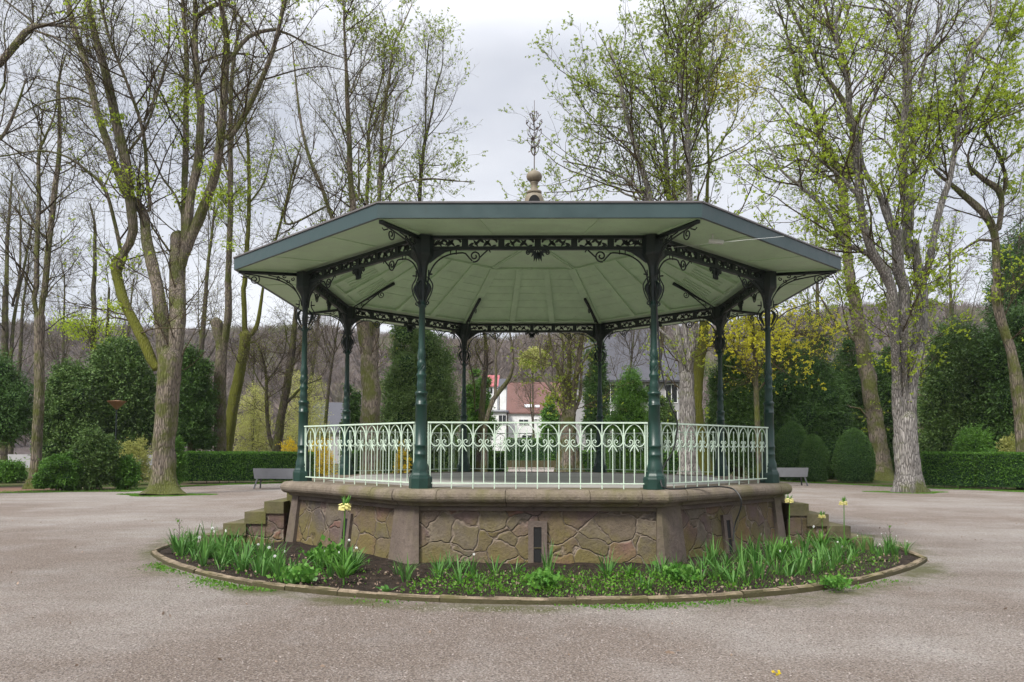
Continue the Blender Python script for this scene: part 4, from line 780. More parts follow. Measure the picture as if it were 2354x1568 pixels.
build_tree('maple_tree', 'young tree full of yellow green spring leaves behind the right end of the bandstand', 21.,
      [[(1745, 1110, 14), (1742, 1000, 13), (1738, 900, 12), (1735, 820, 10), (1728, 740, 8), (1720, 690, 5)], [(1740, 900, 8), (1700, 820, 7), (1660, 790, 5), (1640, 780, 3)], [(1738, 860, 7), (1780, 790, 6), (1830, 770, 5), (1880, 760, 4)], [(1740, 880, 6), (1700, 850, 5), (1665, 840, 3)], [(1740, 900, 5), (1800, 830, 4), (1870, 810, 3), (1900, 790, 2)], [(1735, 820, 5), (1790, 730, 4), (1850, 700, 3), (1890, 690, 2)]], B_dark, L_yel, .5, .13, seed=28, dens=1.1, l1=(1., 2.4), roots=False)
# ---- further bare trees of the park, grown as four kinds and repeated
build_tree('bare_tree', 'dark upright tree behind the holly mass with a bright yellow green leaf spray', 31.,
      [cL((560, 1100, 40), (562, 900, 38), (566, 600, 36), (572, 300, 34), (575, 120, 32), (570, 0, 28))+cA((462, 1350, 20), (466, 1200, 18), (464, 1100, 14), (440, 1000, 9)), cL((655, 700, 22), (655, 400, 22), (662, 150, 20), (668, 0, 16)), cL((560, 330, 16), (500, 250, 10), (420, 215, 8), (340, 190, 5)), cL((640, 420, 12), (600, 360, 8), (590, 340, 5))], B_dark, L_fresh, .03, .12, seed=29, base=0, dens=.9,
      sprays=[(u, v, r) for u, v, r in ((150, 738, 1.1), (175, 748, 1.2), (205, 752, 1.3), (222, 735, .9), (190, 770, .8), (255, 755, .9), (268, 782, .9), (240, 796, 1.), (165, 757, .8), (270, 708, .7), (352, 735, .6))])
def gen_tree(name, H, r0, seed, leaf=None, leafn=0, bk=None, dens=1., first=.28, spread=(.25, .6), fork=9):
    global rng; rng = np.random.default_rng(seed)
    K = 14; P = grow(np.zeros((1, 3)), np.array([[0, 0, 1.]]), np.array([H]), K, .035, .12); R = r0*np.linspace(1, .22, K)[None]
    A, B = spawn(P, R, fork, first, .95, spread, lambda t, r: H*rng.uniform(.3, .5, len(t))*(1.15-.7*t), 9, .09, .10, .75, .02)
    root = empty(name); v, q = tubes(P, R, 10); v2, q2 = tubes(A, B, 6); mk('trunk', np.concatenate([v, v2]), [np.concatenate([q, q2+len(v)])], bk or B_dark, root, True)
    A1, B1 = spawn(A, B, int(6*dens), .1, 1, (.4, 1.), lambda t, r: rng.uniform(1.2, 3.6, len(t))*(1.1-.5*t), 7, .15, .08, .7)
    A2, B2 = spawn(A1, B1, 7, .1, 1, (.4, 1.1), (.6, 1.7), 5, .2, .06, .8, .006); A3, B3 = spawn(A2, B2, 3, .2, 1, (.4, 1.1), (.3, .8), 3, .25, .04, .8, .006)
    v1, q1 = tubes(A1, B1, 4); v2, q2 = tubes(A2, B2, 3); v3, q3 = tubes(A3, B3, 3)
    mk('branches', np.concatenate([v1, v2, v3]), [np.concatenate([q1, q2+len(v1), q3+len(v1)+len(v2)])], B_far, root, True)
    if leaf:
        tp = A3[:, -1]; g = lump(seed, 9, .3, 1.3)(tp)+rng.normal(size=len(tp))*.1; k = g > np.quantile(g, 1-leafn); v, q = leaves(tp[k], .16, .6, per=3); mk('leaves', v, q, leaf, root)
    return root
kinds = [gen_tree('bare_tree', 17, .26, 31), gen_tree('bare_tree', 20, .32, 32, fork=11, spread=(.2, .45)), gen_tree('bare_tree', 13, .17, 33, spread=(.4, .9)), gen_tree('budding_tree', 18, .28, 34, L_olive, .5)]
far = [(22, 52, 1, 'thin far bare tree seen between the left edge and the slim pale trunk'), (150, 66, 0, 'far bare tree above the dark evergreens, right of the slim pale trunk'), (262, 58, 0, 'far bare tree above the holly, left of the mossy limb'), (440, 38, 1, 'bare tree rising directly behind the right side of the big forked trunk'), (470, 70, 2, 'low far bare tree between big forked trunk and lopped trunk'), (590, 60, 2, 'low far bare tree behind the fork of the leaning mossy tree'), (640, 45, 2, 'bare tree behind the twisted dark tree'), (700, 62, 0, 'far bare tree half hidden by the left corner of the bandstand roof'), (745, 40, 2, 'spreading bare tree seen under the left eave'), (1080, 55, 2, 'bare tree seen behind the railings left of centre'), (1230, 75, 2, 'far bare tree on the slope above the red roofed house'), (1420, 44, 2, 'bare tree in front of the villa roof'), (1500, 50, 0, 'bare tree in front of the pale villa'), (1700, 60, 3, 'far budding tree behind the yellow green maple'), (1880, 52, 3, 'far budding tree left of the bent brown trunk'), (2180, 48, 0, 'bare brown tree standing behind the dark evergreens at right'), (2120, 60, 3, 'far budding tree behind the pale forked trunk'), (2345, 42, 0, 'bare dark tree at the extreme right margin'), (350, 75, 2, 'farthest low bare tree behind the big forked trunk'), (100, 44, 2, 'low bare tree behind the twin stems at left'), (1330, 62, 2, 'bare tree behind the multi stemmed tree')]
usedk = set()
for i, (u, y, k, lab) in enumerate(far):
    P = Pd(u, 1035, y); o = kinds[k] if k not in usedk else copy_tree(kinds[k]); usedk.add(k)
    o.location = (P[0], P[1], -.05); o.rotation_euler.z = i*2.4; sc = .85+.3*((i*37) % 10)/10; o.scale = (sc, sc, sc*(1.1 if k != 2 else .85)); tag(o, lab, 'tree', 'bare trees in the park beyond the plaza')
# ================================================================== SHRUBS, EVERGREENS, HEDGES
def ell(C, Rr, n, seed, lumpy=.28, shell=(.7, 1.02), bottom=-.75):
    d = rng.normal(size=(int(n*1.35), 3)); d = unit(d); d = d[d[:, 2] > bottom][:n]; g = lump(seed, 10, 1.5, 6)
    r = (1+lumpy*g(d))*rng.uniform(shell[0]**2, shell[1]**2, len(d))**.5
    return np.array(C)+d*r[:, None]*np.array(Rr), unit(d/np.array(Rr))
def core_mesh(m, C, Rr, seed, lumpy=.28, s=.86):
    g = lump(seed, 10, 1.5, 6); nu, nv = 16, 10; th = np.linspace(0, 2*PI, nu, endpoint=False); ph = np.linspace(.05, PI-.05, nv)
    T, Ph = np.meshgrid(th, ph); d = np.stack([np.cos(T)*np.sin(Ph), np.sin(T)*np.sin(Ph), np.cos(Ph)], -1).reshape(-1, 3)
    V = np.array(C)+d*((1+lumpy*g(d))*s)[:, None]*np.array(Rr); i = np.arange(nv-1)[:, None]*nu; j = np.arange(nu)[None]; j2 = (j+1) % nu
    m.add(V, np.stack([i+j, i+nu+j, i+nu+j2, i+j2], -1).reshape(-1, 4))
def vbox(u0, u1, vt, y, vb=None):
    a, b = Pd(u0, vt, y), Pd(u1, vt, y); zb = 0 if vb is None else Pd((u0+u1)/2, vb, y)[2]
    return (a[0]+b[0])/2, abs(b[0]-a[0])/2, max(zb, 0), (a[2]+b[2])/2
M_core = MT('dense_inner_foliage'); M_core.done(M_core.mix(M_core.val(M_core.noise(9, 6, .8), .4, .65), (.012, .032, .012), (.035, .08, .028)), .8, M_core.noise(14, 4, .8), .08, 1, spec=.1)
def evergreen(name, label, cat, u0, u1, vt, y, mat, vb=None, n=16000, sz=.16, asp=.5, lobes=7, seed=1, trunk=.12, depth=None, group=None, hide=.55, droop=.25, core=.72, lum=.34, shell=(.6, 1.08), shoots=.07, flat=.45):
    if sz > .105: n = int(n*1.7); sz *= .74
    """a bush or evergreen crown: lumpy lobes filling its breadth and height, leaves all through the outer layer"""
    global rng; rng = np.random.default_rng(seed)
    x, hw, z0, z1 = vbox(u0, u1, vt, y, vb); hd = depth or hw*.8; H = z1-z0; root = empty(name, (x, y, 0)); tag(root, label, cat, group)
    Vs = []; C = MB(); 
    L = [((0, 0, z0+H*.45), (hw*.72, hd*.72, H*.47))]
    lobes = int(lobes*1.8)
    for i in range(lobes):
        a = i*2.4+seed; zz = ((i+.5)/lobes); w = (1-zz**2.2*(1-flat))*rng.uniform(.75, 1.06)
        r = .36*hw*(1.15-.5*zz)*rng.uniform(.75, 1.25); L.append(((math.cos(a)*(hw-r)*w, math.sin(a)*(hd-r*.8)*w, z0+r*.7+(H-r*1.6)*zz), (r, r*.9, r*.85*min(1.3, H/(2*hw)+.3))))
    tot = sum(l[1][0]*l[1][2] for l in L); pts = []; nr = []
    for i, (c, r) in enumerate(L):
        p, q = ell(c, r, int(n*r[0]*r[2]/tot), seed*17+i, lum, shell); pts.append(p); nr.append(q)
        if core: core_mesh(C, c, r, seed*17+i, lum, core)
    P = np.concatenate(pts); Q = np.concatenate(nr)
    ns = max(6, int(len(P)*shoots)); j = rng.integers(0, len(P), ns); tl = rng.uniform(.15, .65, ns)*min(1.6, hw*.35+.25)   # stray shoots break the outline
    dd = unit(Q[j]+rng.normal(size=(ns, 3))*.45+[0, 0, .25]); kk = 9; tt = np.linspace(.1, 1, kk)[None, :, None]; SP = (P[j][:, None]+dd[:, None]*tl[:, None, None]*tt+rng.normal(size=(ns, kk, 3))*.03).reshape(-1, 3)
    P = np.concatenate([P, SP]); Q = np.concatenate([Q, np.repeat(dd, kk, 0)]); k = P[:, 2] > max(.02, z0*.6); P, Q = P[k], Q[k]
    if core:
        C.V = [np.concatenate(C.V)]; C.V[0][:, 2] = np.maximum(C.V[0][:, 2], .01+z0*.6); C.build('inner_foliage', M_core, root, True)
    v, fq = leaves(P, sz, asp, Q, .75, droop); mk('foliage', v, fq, mat, root)
    m = MB(); nst = 1 if trunk > .08 else 4
    for i in range(nst):
        a = i*2.1+seed; q, r_ = resample([(math.cos(a)*.1*(nst > 1), math.sin(a)*.1*(nst > 1), -.05), (math.cos(a)*hw*.12, math.sin(a)*hw*.12, z0+H*.3), (math.cos(a)*hw*.3, math.sin(a)*hd*.3, z0+H*.75)], [trunk*1.2, trunk, trunk*.3], .3); m.tube(q, r_, 8)
    m.build('trunk' if nst == 1 else 'stems', B_dark, root, True)
    return root
evergreen('hemlock', 'drooping dark evergreen at the left margin reaching over the path', 'tree', -150, 84, 818, 17, L_yew, 1030, 34000, .15, .3, 10, 41, .2, droop=.7, core=.6)
evergreen('holly', 'tall dark holly right of the slim pale trunk, the left half of the mass', 'tree', 90, 245, 835, 24, L_holly, 1065, 26000, .15, .55, 9, 42, .2)
evergreen('holly', 'highest dark holly directly left of the big forked trunk', 'tree', 190, 372, 775, 26, L_holly, 1050, 34000, .16, .55, 10, 43, .2)
evergreen('yew', 'dark evergreen right of the big forked trunk reaching behind the hedge', 'tree', 385, 500, 800, 26, L_dark, 1035, 24000, .17, .45, 9, 44, .2)
evergreen('round_shrub', 'glossy round clipped shrub nearest the left margin', 'shrub', 86, 190, 1040, 15.2, L_hedge, None, 16000, .085, .55, 5, 45, .03, lum=.16, shell=(.8, 1.04), core=.82, shoots=.006, flat=.8)
evergreen('shrub', 'tall dark blue green shrub between the two low round ones at left', 'shrub', 158, 280, 985, 16.2, L_holly, None, 20000, .10, .5, 6, 46, .03, lum=.2)
evergreen('round_shrub', 'small dark shrub beside the foot of the big forked trunk', 'shrub', 268, 324, 1048, 16.6, L_hedge, None, 9000, .085, .55, 4, 47, .03)
evergreen('flowering_shrub', 'loose pale pink flowering shrub left of the big forked trunk', 'shrub', 268, 352, 1005, 20.5, L_pale, None, 5200, .08, .6, 6, 48, .03, core=0)
evergreen('shrub', 'dark shrub hugging the right side of the big forked trunk', 'shrub', 388, 425, 1005, 19, L_hedge, None, 7000, .1, .5, 4, 49, .03)
evergreen('holly', 'broad speckled holly seen between the bandstand columns left of centre', 'tree', 862, 1066, 735, 27, L_box, None, 60000, .13, .6, 12, 50, .2, core=.78)
evergreen('laurel_bush', 'lighter green bush right of the speckled holly behind the railing', 'shrub', 1055, 1142, 840, 33, L_laurel, None, 16000, .15, .5, 7, 51, .05)
evergreen('holly', 'narrow dark evergreen squeezed between left back column and leaning trunk', 'tree', 780, 838, 880, 34, L_dark, None, 11000, .16, .5, 7, 52, .1)
evergreen('conifer', 'green conical evergreen right of the back right column', 'tree', 1393, 1502, 845, 27, L_laurel, None, 26000, .12, .35, 9, 53, .12)
evergreen('conifer', 'slim dark ragged evergreen behind the back right column', 'tree', 1335, 1402, 760, 38, L_yew, None, 18000, .17, .35, 9, 54, .12, lum=.4)
evergreen('bush', 'small bush growing against the red roofed house', 'shrub', 1236, 1290, 905, 60, L_laurel, None, 6000, .22, .5, 6, 55, .1)
evergreen('shrub', 'dark shrub in front of the villa wall right of the front right column', 'shrub', 1500, 1556, 905, 40, L_holly, None, 12000, .14, .5, 6, 76, .05)
evergreen('yew', 'dark evergreen under the yellow green maple leaves', 'tree', 1612, 1770, 800, 27, L_dark, None, 34000, .16, .4, 9, 56, .2)
evergreen('yew', 'widest dark evergreen mass behind the clipped domes', 'tree', 1690, 1965, 765, 32, L_yew, None, 52000, .17, .4, 11, 57, .3)
evergreen('yew', 'dark evergreen filling the gap between the two big right trunks', 'tree', 1975, 2115, 790, 36, L_dark, None, 30000, .19, .4, 8, 58, .2)
evergreen('yew', 'dark evergreen just left of the bent brown trunk behind the domes', 'tree', 1890, 2020, 770, 35, L_dark, None, 26000, .17, .4, 9, 75, .2)
evergreen('rhododendron', 'large dark rhododendron mass behind the right hedge', 'shrub', 2095, 2330, 745, 27, L_holly, None, 52000, .19, .45, 11, 59, .1)
evergreen('rhododendron', 'dark evergreen mass cut by the right margin', 'shrub', 2225, 2480, 700, 25, L_dark, None, 46000, .19, .45, 10, 60, .1)
evergreen('spruce', 'tall dark spruce in the background at the right margin', 'tree', 2255, 2470, 520, 42, L_yew, 900, 32000, .26, .35, 10, 61, .3, lum=.45, core=.5)
evergreen('shrub', 'low bright shrub with pale leaf tips just behind the right hedge', 'shrub', 2185, 2290, 985, 22.5, L_laurel, None, 14000, .12, .4, 6, 62, .03)
evergreen('flowering_shrub', 'low shrub with pale blossom behind the right end of the hedge', 'shrub', 2285, 2390, 1000, 22.5, L_pale, None, 6000, .1, .5, 6, 63, .03, core=0)
evergreen('shrub', 'bright leafy shrub between the small dome and the right dome', 'shrub', 1876, 1935, 1022, 31, L_laurel, None, 9000, .13, .5, 5, 64, .03)
evergreen('spring_shrub', 'hazy pale green budding shrub left of the twisted dark tree', 'shrub', 535, 640, 880, 37, L_pale, None, 8000, .11, .5, 8, 65, .05, core=0, shell=(.2, 1.08))
evergreen('spring_shrub', 'hazy pale green budding shrub right of the twisted dark tree', 'shrub', 640, 770, 850, 40, L_pale, None, 9000, .12, .5, 8, 66, .05, core=0, shell=(.2, 1.08))
evergreen('spring_shrub', 'yellow green budding tree high on the slope behind the bandstand', 'shrub', 1190, 1262, 800, 95, L_pale, 850, 4000, .4, .5, 6, 67, .1, core=0, shell=(.2, 1.08))
evergreen('forsythia', 'yellow flowering forsythia beside the twisted dark trunk above the hedge', 'shrub', 640, 690, 1008, 25.5, P_fors, None, 3000, .07, .6, 5, 68, .03, core=0)
evergreen('forsythia', 'yellow flowering forsythia seen through the left railing', 'shrub', 700, 775, 1005, 26, P_fors, None, 3600, .07, .6, 5, 69, .03, core=0)
evergreen('forsythia', 'yellow leaved shrub behind the front left column seen through railing', 'shrub', 905, 945, 1020, 24, P_fors, None, 1500, .08, .6, 4, 70, .03, core=0)
evergreen('shrub', 'rounded green shrub behind the right half of the front railing', 'shrub', 1292, 1338, 1015, 50, L_laurel, None, 7000, .16, .5, 4, 71, .03)
evergreen('shrub', 'bright green shrub seen through railing near the front right column', 'shrub', 1395, 1490, 1010, 30, L_laurel, None, 14000, .11, .5, 6, 72, .03)
evergreen('shrub', 'bright green shrub seen through railing right of the front left column', 'shrub', 1000, 1110, 1010, 34, L_laurel, None, 13000, .13, .5, 6, 73, .03)
evergreen('shrub', 'low dark shrub at the far left behind the hemlock', 'shrub', -20, 60, 1060, 22, L_laurel, None, 7000, .12, .5, 5, 74, .03)
def dome(label, u0, u1, vt, y, seed):
    global rng; rng = np.random.default_rng(seed)
    x, hw, z0, z1 = vbox(u0, u1, vt, y); root = empty('topiary_dome', (x, y, 0)); tag(root, label, 'topiary', 'clipped topiary domes beyond the right bench')
    n = 22000; t = rng.random(n)**.8; a = rng.uniform(0, 2*PI, n); g = lump(seed, 10, 1, 4)
    prof = lambda t: np.interp(t, [0, .08, .3, .5, .7, .85, .95, 1], [.78, .9, 1, .97, .82, .58, .32, .02])
    d = np.stack([np.cos(a), np.sin(a), t*2], -1); r = prof(t)*hw*(1+.15*g(d)); P = np.stack([r*np.cos(a), r*np.sin(a), .06+t*(z1-.06)], -1)
    nr = unit(np.stack([np.cos(a), np.sin(a), (t-.3)*1.6], -1)); P += nr*rng.normal(size=(n, 1))*.025; v, q = leaves(P, .065, .45, nr, .8, 0); mk('foliage', v, q, L_yew, root)
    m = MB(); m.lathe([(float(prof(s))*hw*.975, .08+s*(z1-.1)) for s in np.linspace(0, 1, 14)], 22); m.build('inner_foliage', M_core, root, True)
    m = MB(); m.tube([(0, 0, -.03), (0, 0, .4)], .08, 8); m.build('stem', B_dark, root, True)
dome('largest clipped dome, egg shaped, right of the bandstand and behind the right bench', 1776, 1864, 970, 28, 81)
dome('smallest clipped dome standing in the middle of the group', 1838, 1899, 1000, 26.8, 82)
dome('clipped dome nearest the bent brown trunk, pointed egg shape', 1920, 2003, 986, 26.5, 83)
dome('clipped dome mostly hidden behind the largest one', 1772, 1838, 956, 33, 84)
def hedge(label, pts, vt, depth, seed, sz=.075, n=9000, mat=L_hedge, name='hedge'):
    """clipped hedge along a ground line pts [(x, y)...]"""
    global rng; rng = np.random.default_rng(seed)
    root = empty(name, (pts[0][0], pts[0][1], 0)); tag(root, label, 'hedge'); O = np.array([pts[0][0], pts[0][1], 0])
    Ps, Ns = [], []; m = MB(); g = lump(seed, 12, .6, 4)
    for (xa, ya), (xb, yb) in zip(pts[:-1], pts[1:]):
        L = math.hypot(xb-xa, yb-ya); t = np.array([(xb-xa)/L, (yb-ya)/L, 0]); o = np.array([-t[1], t[0], 0]); A = np.array([xa, ya, 0]); H = vt
        k = int(n*L)//8
        s = rng.uniform(0, L, k); z = .1+(H-.1)*rng.random(k)**.8; 
        for sgn in (-1, 1):
            P = A+s[:, None]*t+o*(sgn*depth/2)+z[:, None]*np.array([0, 0, 1]); P += o*sgn*(.06*g(P)+.02*rng.normal(size=k)-.10*np.exp(-z/.15))[:, None]; Ps.append(P); Ns.append(np.tile(o*sgn+np.array([0, 0, .3]), (k, 1)))
        w = rng.uniform(-depth/2, depth/2, k); s = rng.uniform(0, L, k); P = A+s[:, None]*t+w[:, None]*o; P[:, 2] = H; P[:, 2] += .04*g(P)+.02*rng.normal(size=k); Ps.append(P); Ns.append(np.tile([0, 0, 1.], (k, 1)))
        for e, sg in ((0, -1), (L, 1)):
            w = rng.uniform(-depth/2, depth/2, k//5); z = rng.uniform(.1, H, k//5); P = A+e*t+w[:, None]*o+z[:, None]*np.array([0, 0, 1]); P += t*sg*.05*rng.normal(size=(k//5, 1)); Ps.append(P); Ns.append(np.tile(t*sg, (k//5, 1)))
        v = [A-O+t*s_+o*w_+np.array([0, 0, z_]) for z_ in (.12, H-.04) for s_ in (.03, L-.03) for w_ in (-depth/2+.05, depth/2-.05)]
        m.add(v, [[0, 1, 3, 2], [4, 6, 7, 5], [0, 4, 5, 1], [2, 3, 7, 6], [0, 2, 6, 4], [1, 5, 7, 3]])
    P = np.concatenate(Ps)-O; v, q = leaves(P, sz, .6, np.concatenate(Ns), .8, 0); fo = mk('foliage', v, q, mat, root); TP = P[(P[:, 2] > vt-.06)]; TP = TP[rng.random(len(TP)) < .6]; v, q = leaves(TP+[0, 0, .01], sz*.8, .5, np.tile([0, 0, 1.], (len(TP), 1)), .7, 0); mk('lit_top_leaves', v, q, L_weed, root); m.build('inner_foliage', M_core, root)  # brighter leaves on top paint the light from above into the hedge colour
    m = MB()
    for i in range(int(L*2)):
        p = rng.uniform(0, L)*t+rng.uniform(-.3, .3)*o*depth; m.tube([p+[0, 0, -.02], p+[.03, 0, .3]], .02, 5)
    m.build('stems', B_dark, root)
def gp(u, y): p = Pd(u, 1035, y); return (p[0], p[1])
hl = Pd(550, 1042, 22)[2]; hr = Pd(2200, 1043, 19.5)[2]
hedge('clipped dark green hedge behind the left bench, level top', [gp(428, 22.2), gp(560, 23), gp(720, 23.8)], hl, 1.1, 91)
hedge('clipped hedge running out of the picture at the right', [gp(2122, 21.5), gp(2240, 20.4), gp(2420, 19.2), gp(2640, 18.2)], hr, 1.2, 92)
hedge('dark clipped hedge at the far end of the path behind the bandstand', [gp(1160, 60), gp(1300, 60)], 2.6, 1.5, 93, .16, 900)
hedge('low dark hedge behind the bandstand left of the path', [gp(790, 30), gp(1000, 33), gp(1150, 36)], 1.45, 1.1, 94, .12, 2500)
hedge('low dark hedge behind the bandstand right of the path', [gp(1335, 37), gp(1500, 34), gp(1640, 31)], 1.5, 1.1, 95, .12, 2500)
# rough grass and weeds fringing the plaza
def blades(P, h, w=.012, lean=.4, nseg=2):
    n = len(P); d = np.stack([rng.normal(size=n)*lean, rng.normal(size=n)*lean, np.ones(n)], -1); d = unit(d); s = unit(np.cross(d, rdir(n)))*w; h = h*rng.uniform(.5, 1.3, n)
    return np.stack([P-s, P+s, P+d*h[:, None]], 1).reshape(-1, 3), np.arange(3*n).reshape(n, 3)
rng = np.random.default_rng(101); Pn = []
for (xa, ya), (xb, yb) in zip([tuple(e) for e in edge[:-1]], [tuple(e) for e in edge[1:]]):
    L = math.hypot(xb-xa, yb-ya); k = int(min(L, 12)*260)
    s = rng.random(k); w = np.abs(rng.normal(size=k))*.8; Pn.append(np.stack([xa+(xb-xa)*s, ya+(yb-ya)*s+w, 0*s], -1))
v, q = blades(np.concatenate(Pn), .07, .012, .6); tag(mk('rough_grass', v, q, L_weed), 'thin rough grass along the back edge of the plaza', 'grass', kind='stuff')
def mossring(c, r, n, name, lab):
    a = rng.uniform(0, 2*PI, n); rr = r*(.4+.6*rng.random(n)**.6)*(1+.25*np.sin(a*3)); P = np.stack([c[0]+rr*1.3*np.cos(a), c[1]+rr*.7*np.sin(a), 0*a+.006], -1)
    v, q = blades(P, .035, .01, .9); tag(mk(name, v, q, L_weed), lab, 'moss', kind='stuff')
c = Gp(375, 1138); mossring(c, 1.25, 5200, 'moss', 'green moss ring round the foot of the big forked tree')
c = Gp(2087, 1132); mossring(c, 1.15, 4200, 'moss', 'green grass ring round the foot of the pale ridged tree')
tag(mk('lawn', [[*gp(1302, 44), .01], [*gp(1400, 44), .01], [*gp(1400, 58), .01], [*gp(1302, 58), .01]], [[0, 1, 2, 3]], M_lawn), kind='structure')

p = [gp(-60, 13.5), gp(-30, 17), gp(60, 18.5), gp(125, 18.2), gp(130, 16.2), gp(60, 15.2), gp(0, 13.6)]; tag(mk('bare_earth', [[*q_, .012] for q_ in p], [list(t) for t in tessellate_polygon([[Vector((*q_, 0)) for q_ in p]])], MT('red_earth').done((.16, .085, .055), .95)), kind='structure')
# ================================================================== HILL, HOUSES, FURNITURE
M_hill = MT('wooded_slope')
def _():
    m = M_hill; a = m.noise(.018, 5, .6); b = m.noise(.15, 7, .75); k = m.noise(.6, 5, .8)
    c = m.mix(m.val(b, .35, .65), (.13, .105, .10), (.20, .165, .155)); c = m.mix(m.val(a, .55, .62, 0, .7), c, (.11, .12, .04)); c = m.mix(m.val(k, .45, .7, 0, .5), c, (.17, .14, .12))
    m.done(c, .95, m.math('ADD', b, k), 2.5, 1, spec=.05)
_()
def hillz(x, y):
    hgt = np.interp(x, [-700, -330, -200, -80, 20, 120, 260, 700], [49, 56, 53, 48, 52, 58, 60, 56]); t = np.clip((y-125)/230, 0, 1); s = t*t*(3-2*t)
    return -1+hgt*s*(1+.05*np.sin(x*.021+y*.013))+2.5*s*np.sin(x*.05)*np.sin(y*.04+1)
tag(gridsheet('hills', -700, 700, 120, 520, 140, 60, lambda x, y: hillz(x, y), M_hill), kind='structure')
rng = np.random.default_rng(201)
def tufts(n, xr, yr, hmin, hmax, blades_, seed):
    x = rng.uniform(*xr, n); y = rng.uniform(*yr, n); P = np.repeat(np.stack([x, y, hillz(x, y)-.5], -1), blades_, 0); h = np.repeat(rng.uniform(hmin, hmax, n), blades_)
    k = len(P); d = unit(np.stack([rng.normal(size=k)*.75, rng.normal(size=k)*.75, np.ones(k)], -1)); s = unit(np.cross(d, rdir(k)))*(.06+.10*rng.random(k))[:, None]*h[:, None]*.16
    t0 = rng.uniform(0, .55, k)[:, None]; P0 = P+np.array([0, 0, 1])*h[:, None]*t0; e = P0+d*h[:, None]*(1-t0)
    return np.stack([P0-s, P0+s, e], 1).reshape(-1, 3), np.arange(3*k).reshape(k, 3)
M_wood = MT('far_bare_crowns'); M_wood.done(M_wood.mix(M_wood.val(M_wood.noise(.03, 4, .7), .56, .66), M_wood.mix(M_wood.val(M_wood.noise(.11, 4, .7), .35, .65), (.115, .092, .08), (.22, .18, .155)), (.14, .16, .05)), .95, spec=.05)
v, q = tufts(5200, (-330, 330), (150, 372), 6, 9, 60, 1); tag(mk('far_wood', v, q, M_wood), 'bare brown woodland covering the hillside behind the park', 'woodland', kind='stuff')
M_wall_w = MT('white_render'); M_wall_w.done(M_wall_w.mix(M_wall_w.val(M_wall_w.noise(.8, 5, .7), .4, .75), (.72, .72, .72), (.55, .55, .54)), .8)
M_wall_g = MT('grey_render'); M_wall_g.done(M_wall_g.mix(M_wall_g.val(M_wall_g.noise(.6, 5, .7), .4, .75), (.28, .27, .28), (.38, .37, .37)), .8)
def rooftile(name, c, sc=1.):
    m = MT(name); w = m.n('ShaderNodeTexBrick', {'Vector': m.co((1, 1, 1)), 'Scale': 3.*sc, 'Color1': (*c, 1), 'Color2': (*[x*.8 for x in c], 1), 'Mortar': (*[x*.5 for x in c], 1), 'Mortar Size': .03})
    a = m.mix(m.val(m.noise(.5, 5, .7), .35, .7, 0, .5), w.outputs[0], tuple(x*.65 for x in c)); return m.done(a, .8)
M_red = rooftile('red_roof_tiles', (.16, .075, .06)); M_slate = rooftile('slate_roof', (.075, .075, .09)); M_pinkr = rooftile('pink_roof', (.45, .12, .13))
M_glass = MT('window_glass'); M_glass.done((.02, .022, .025), .1); M_brown = paint('brown_timber', (.06, .03, .022), .6); M_sky = paint('rooflight', (.6, .62, .64), .2)
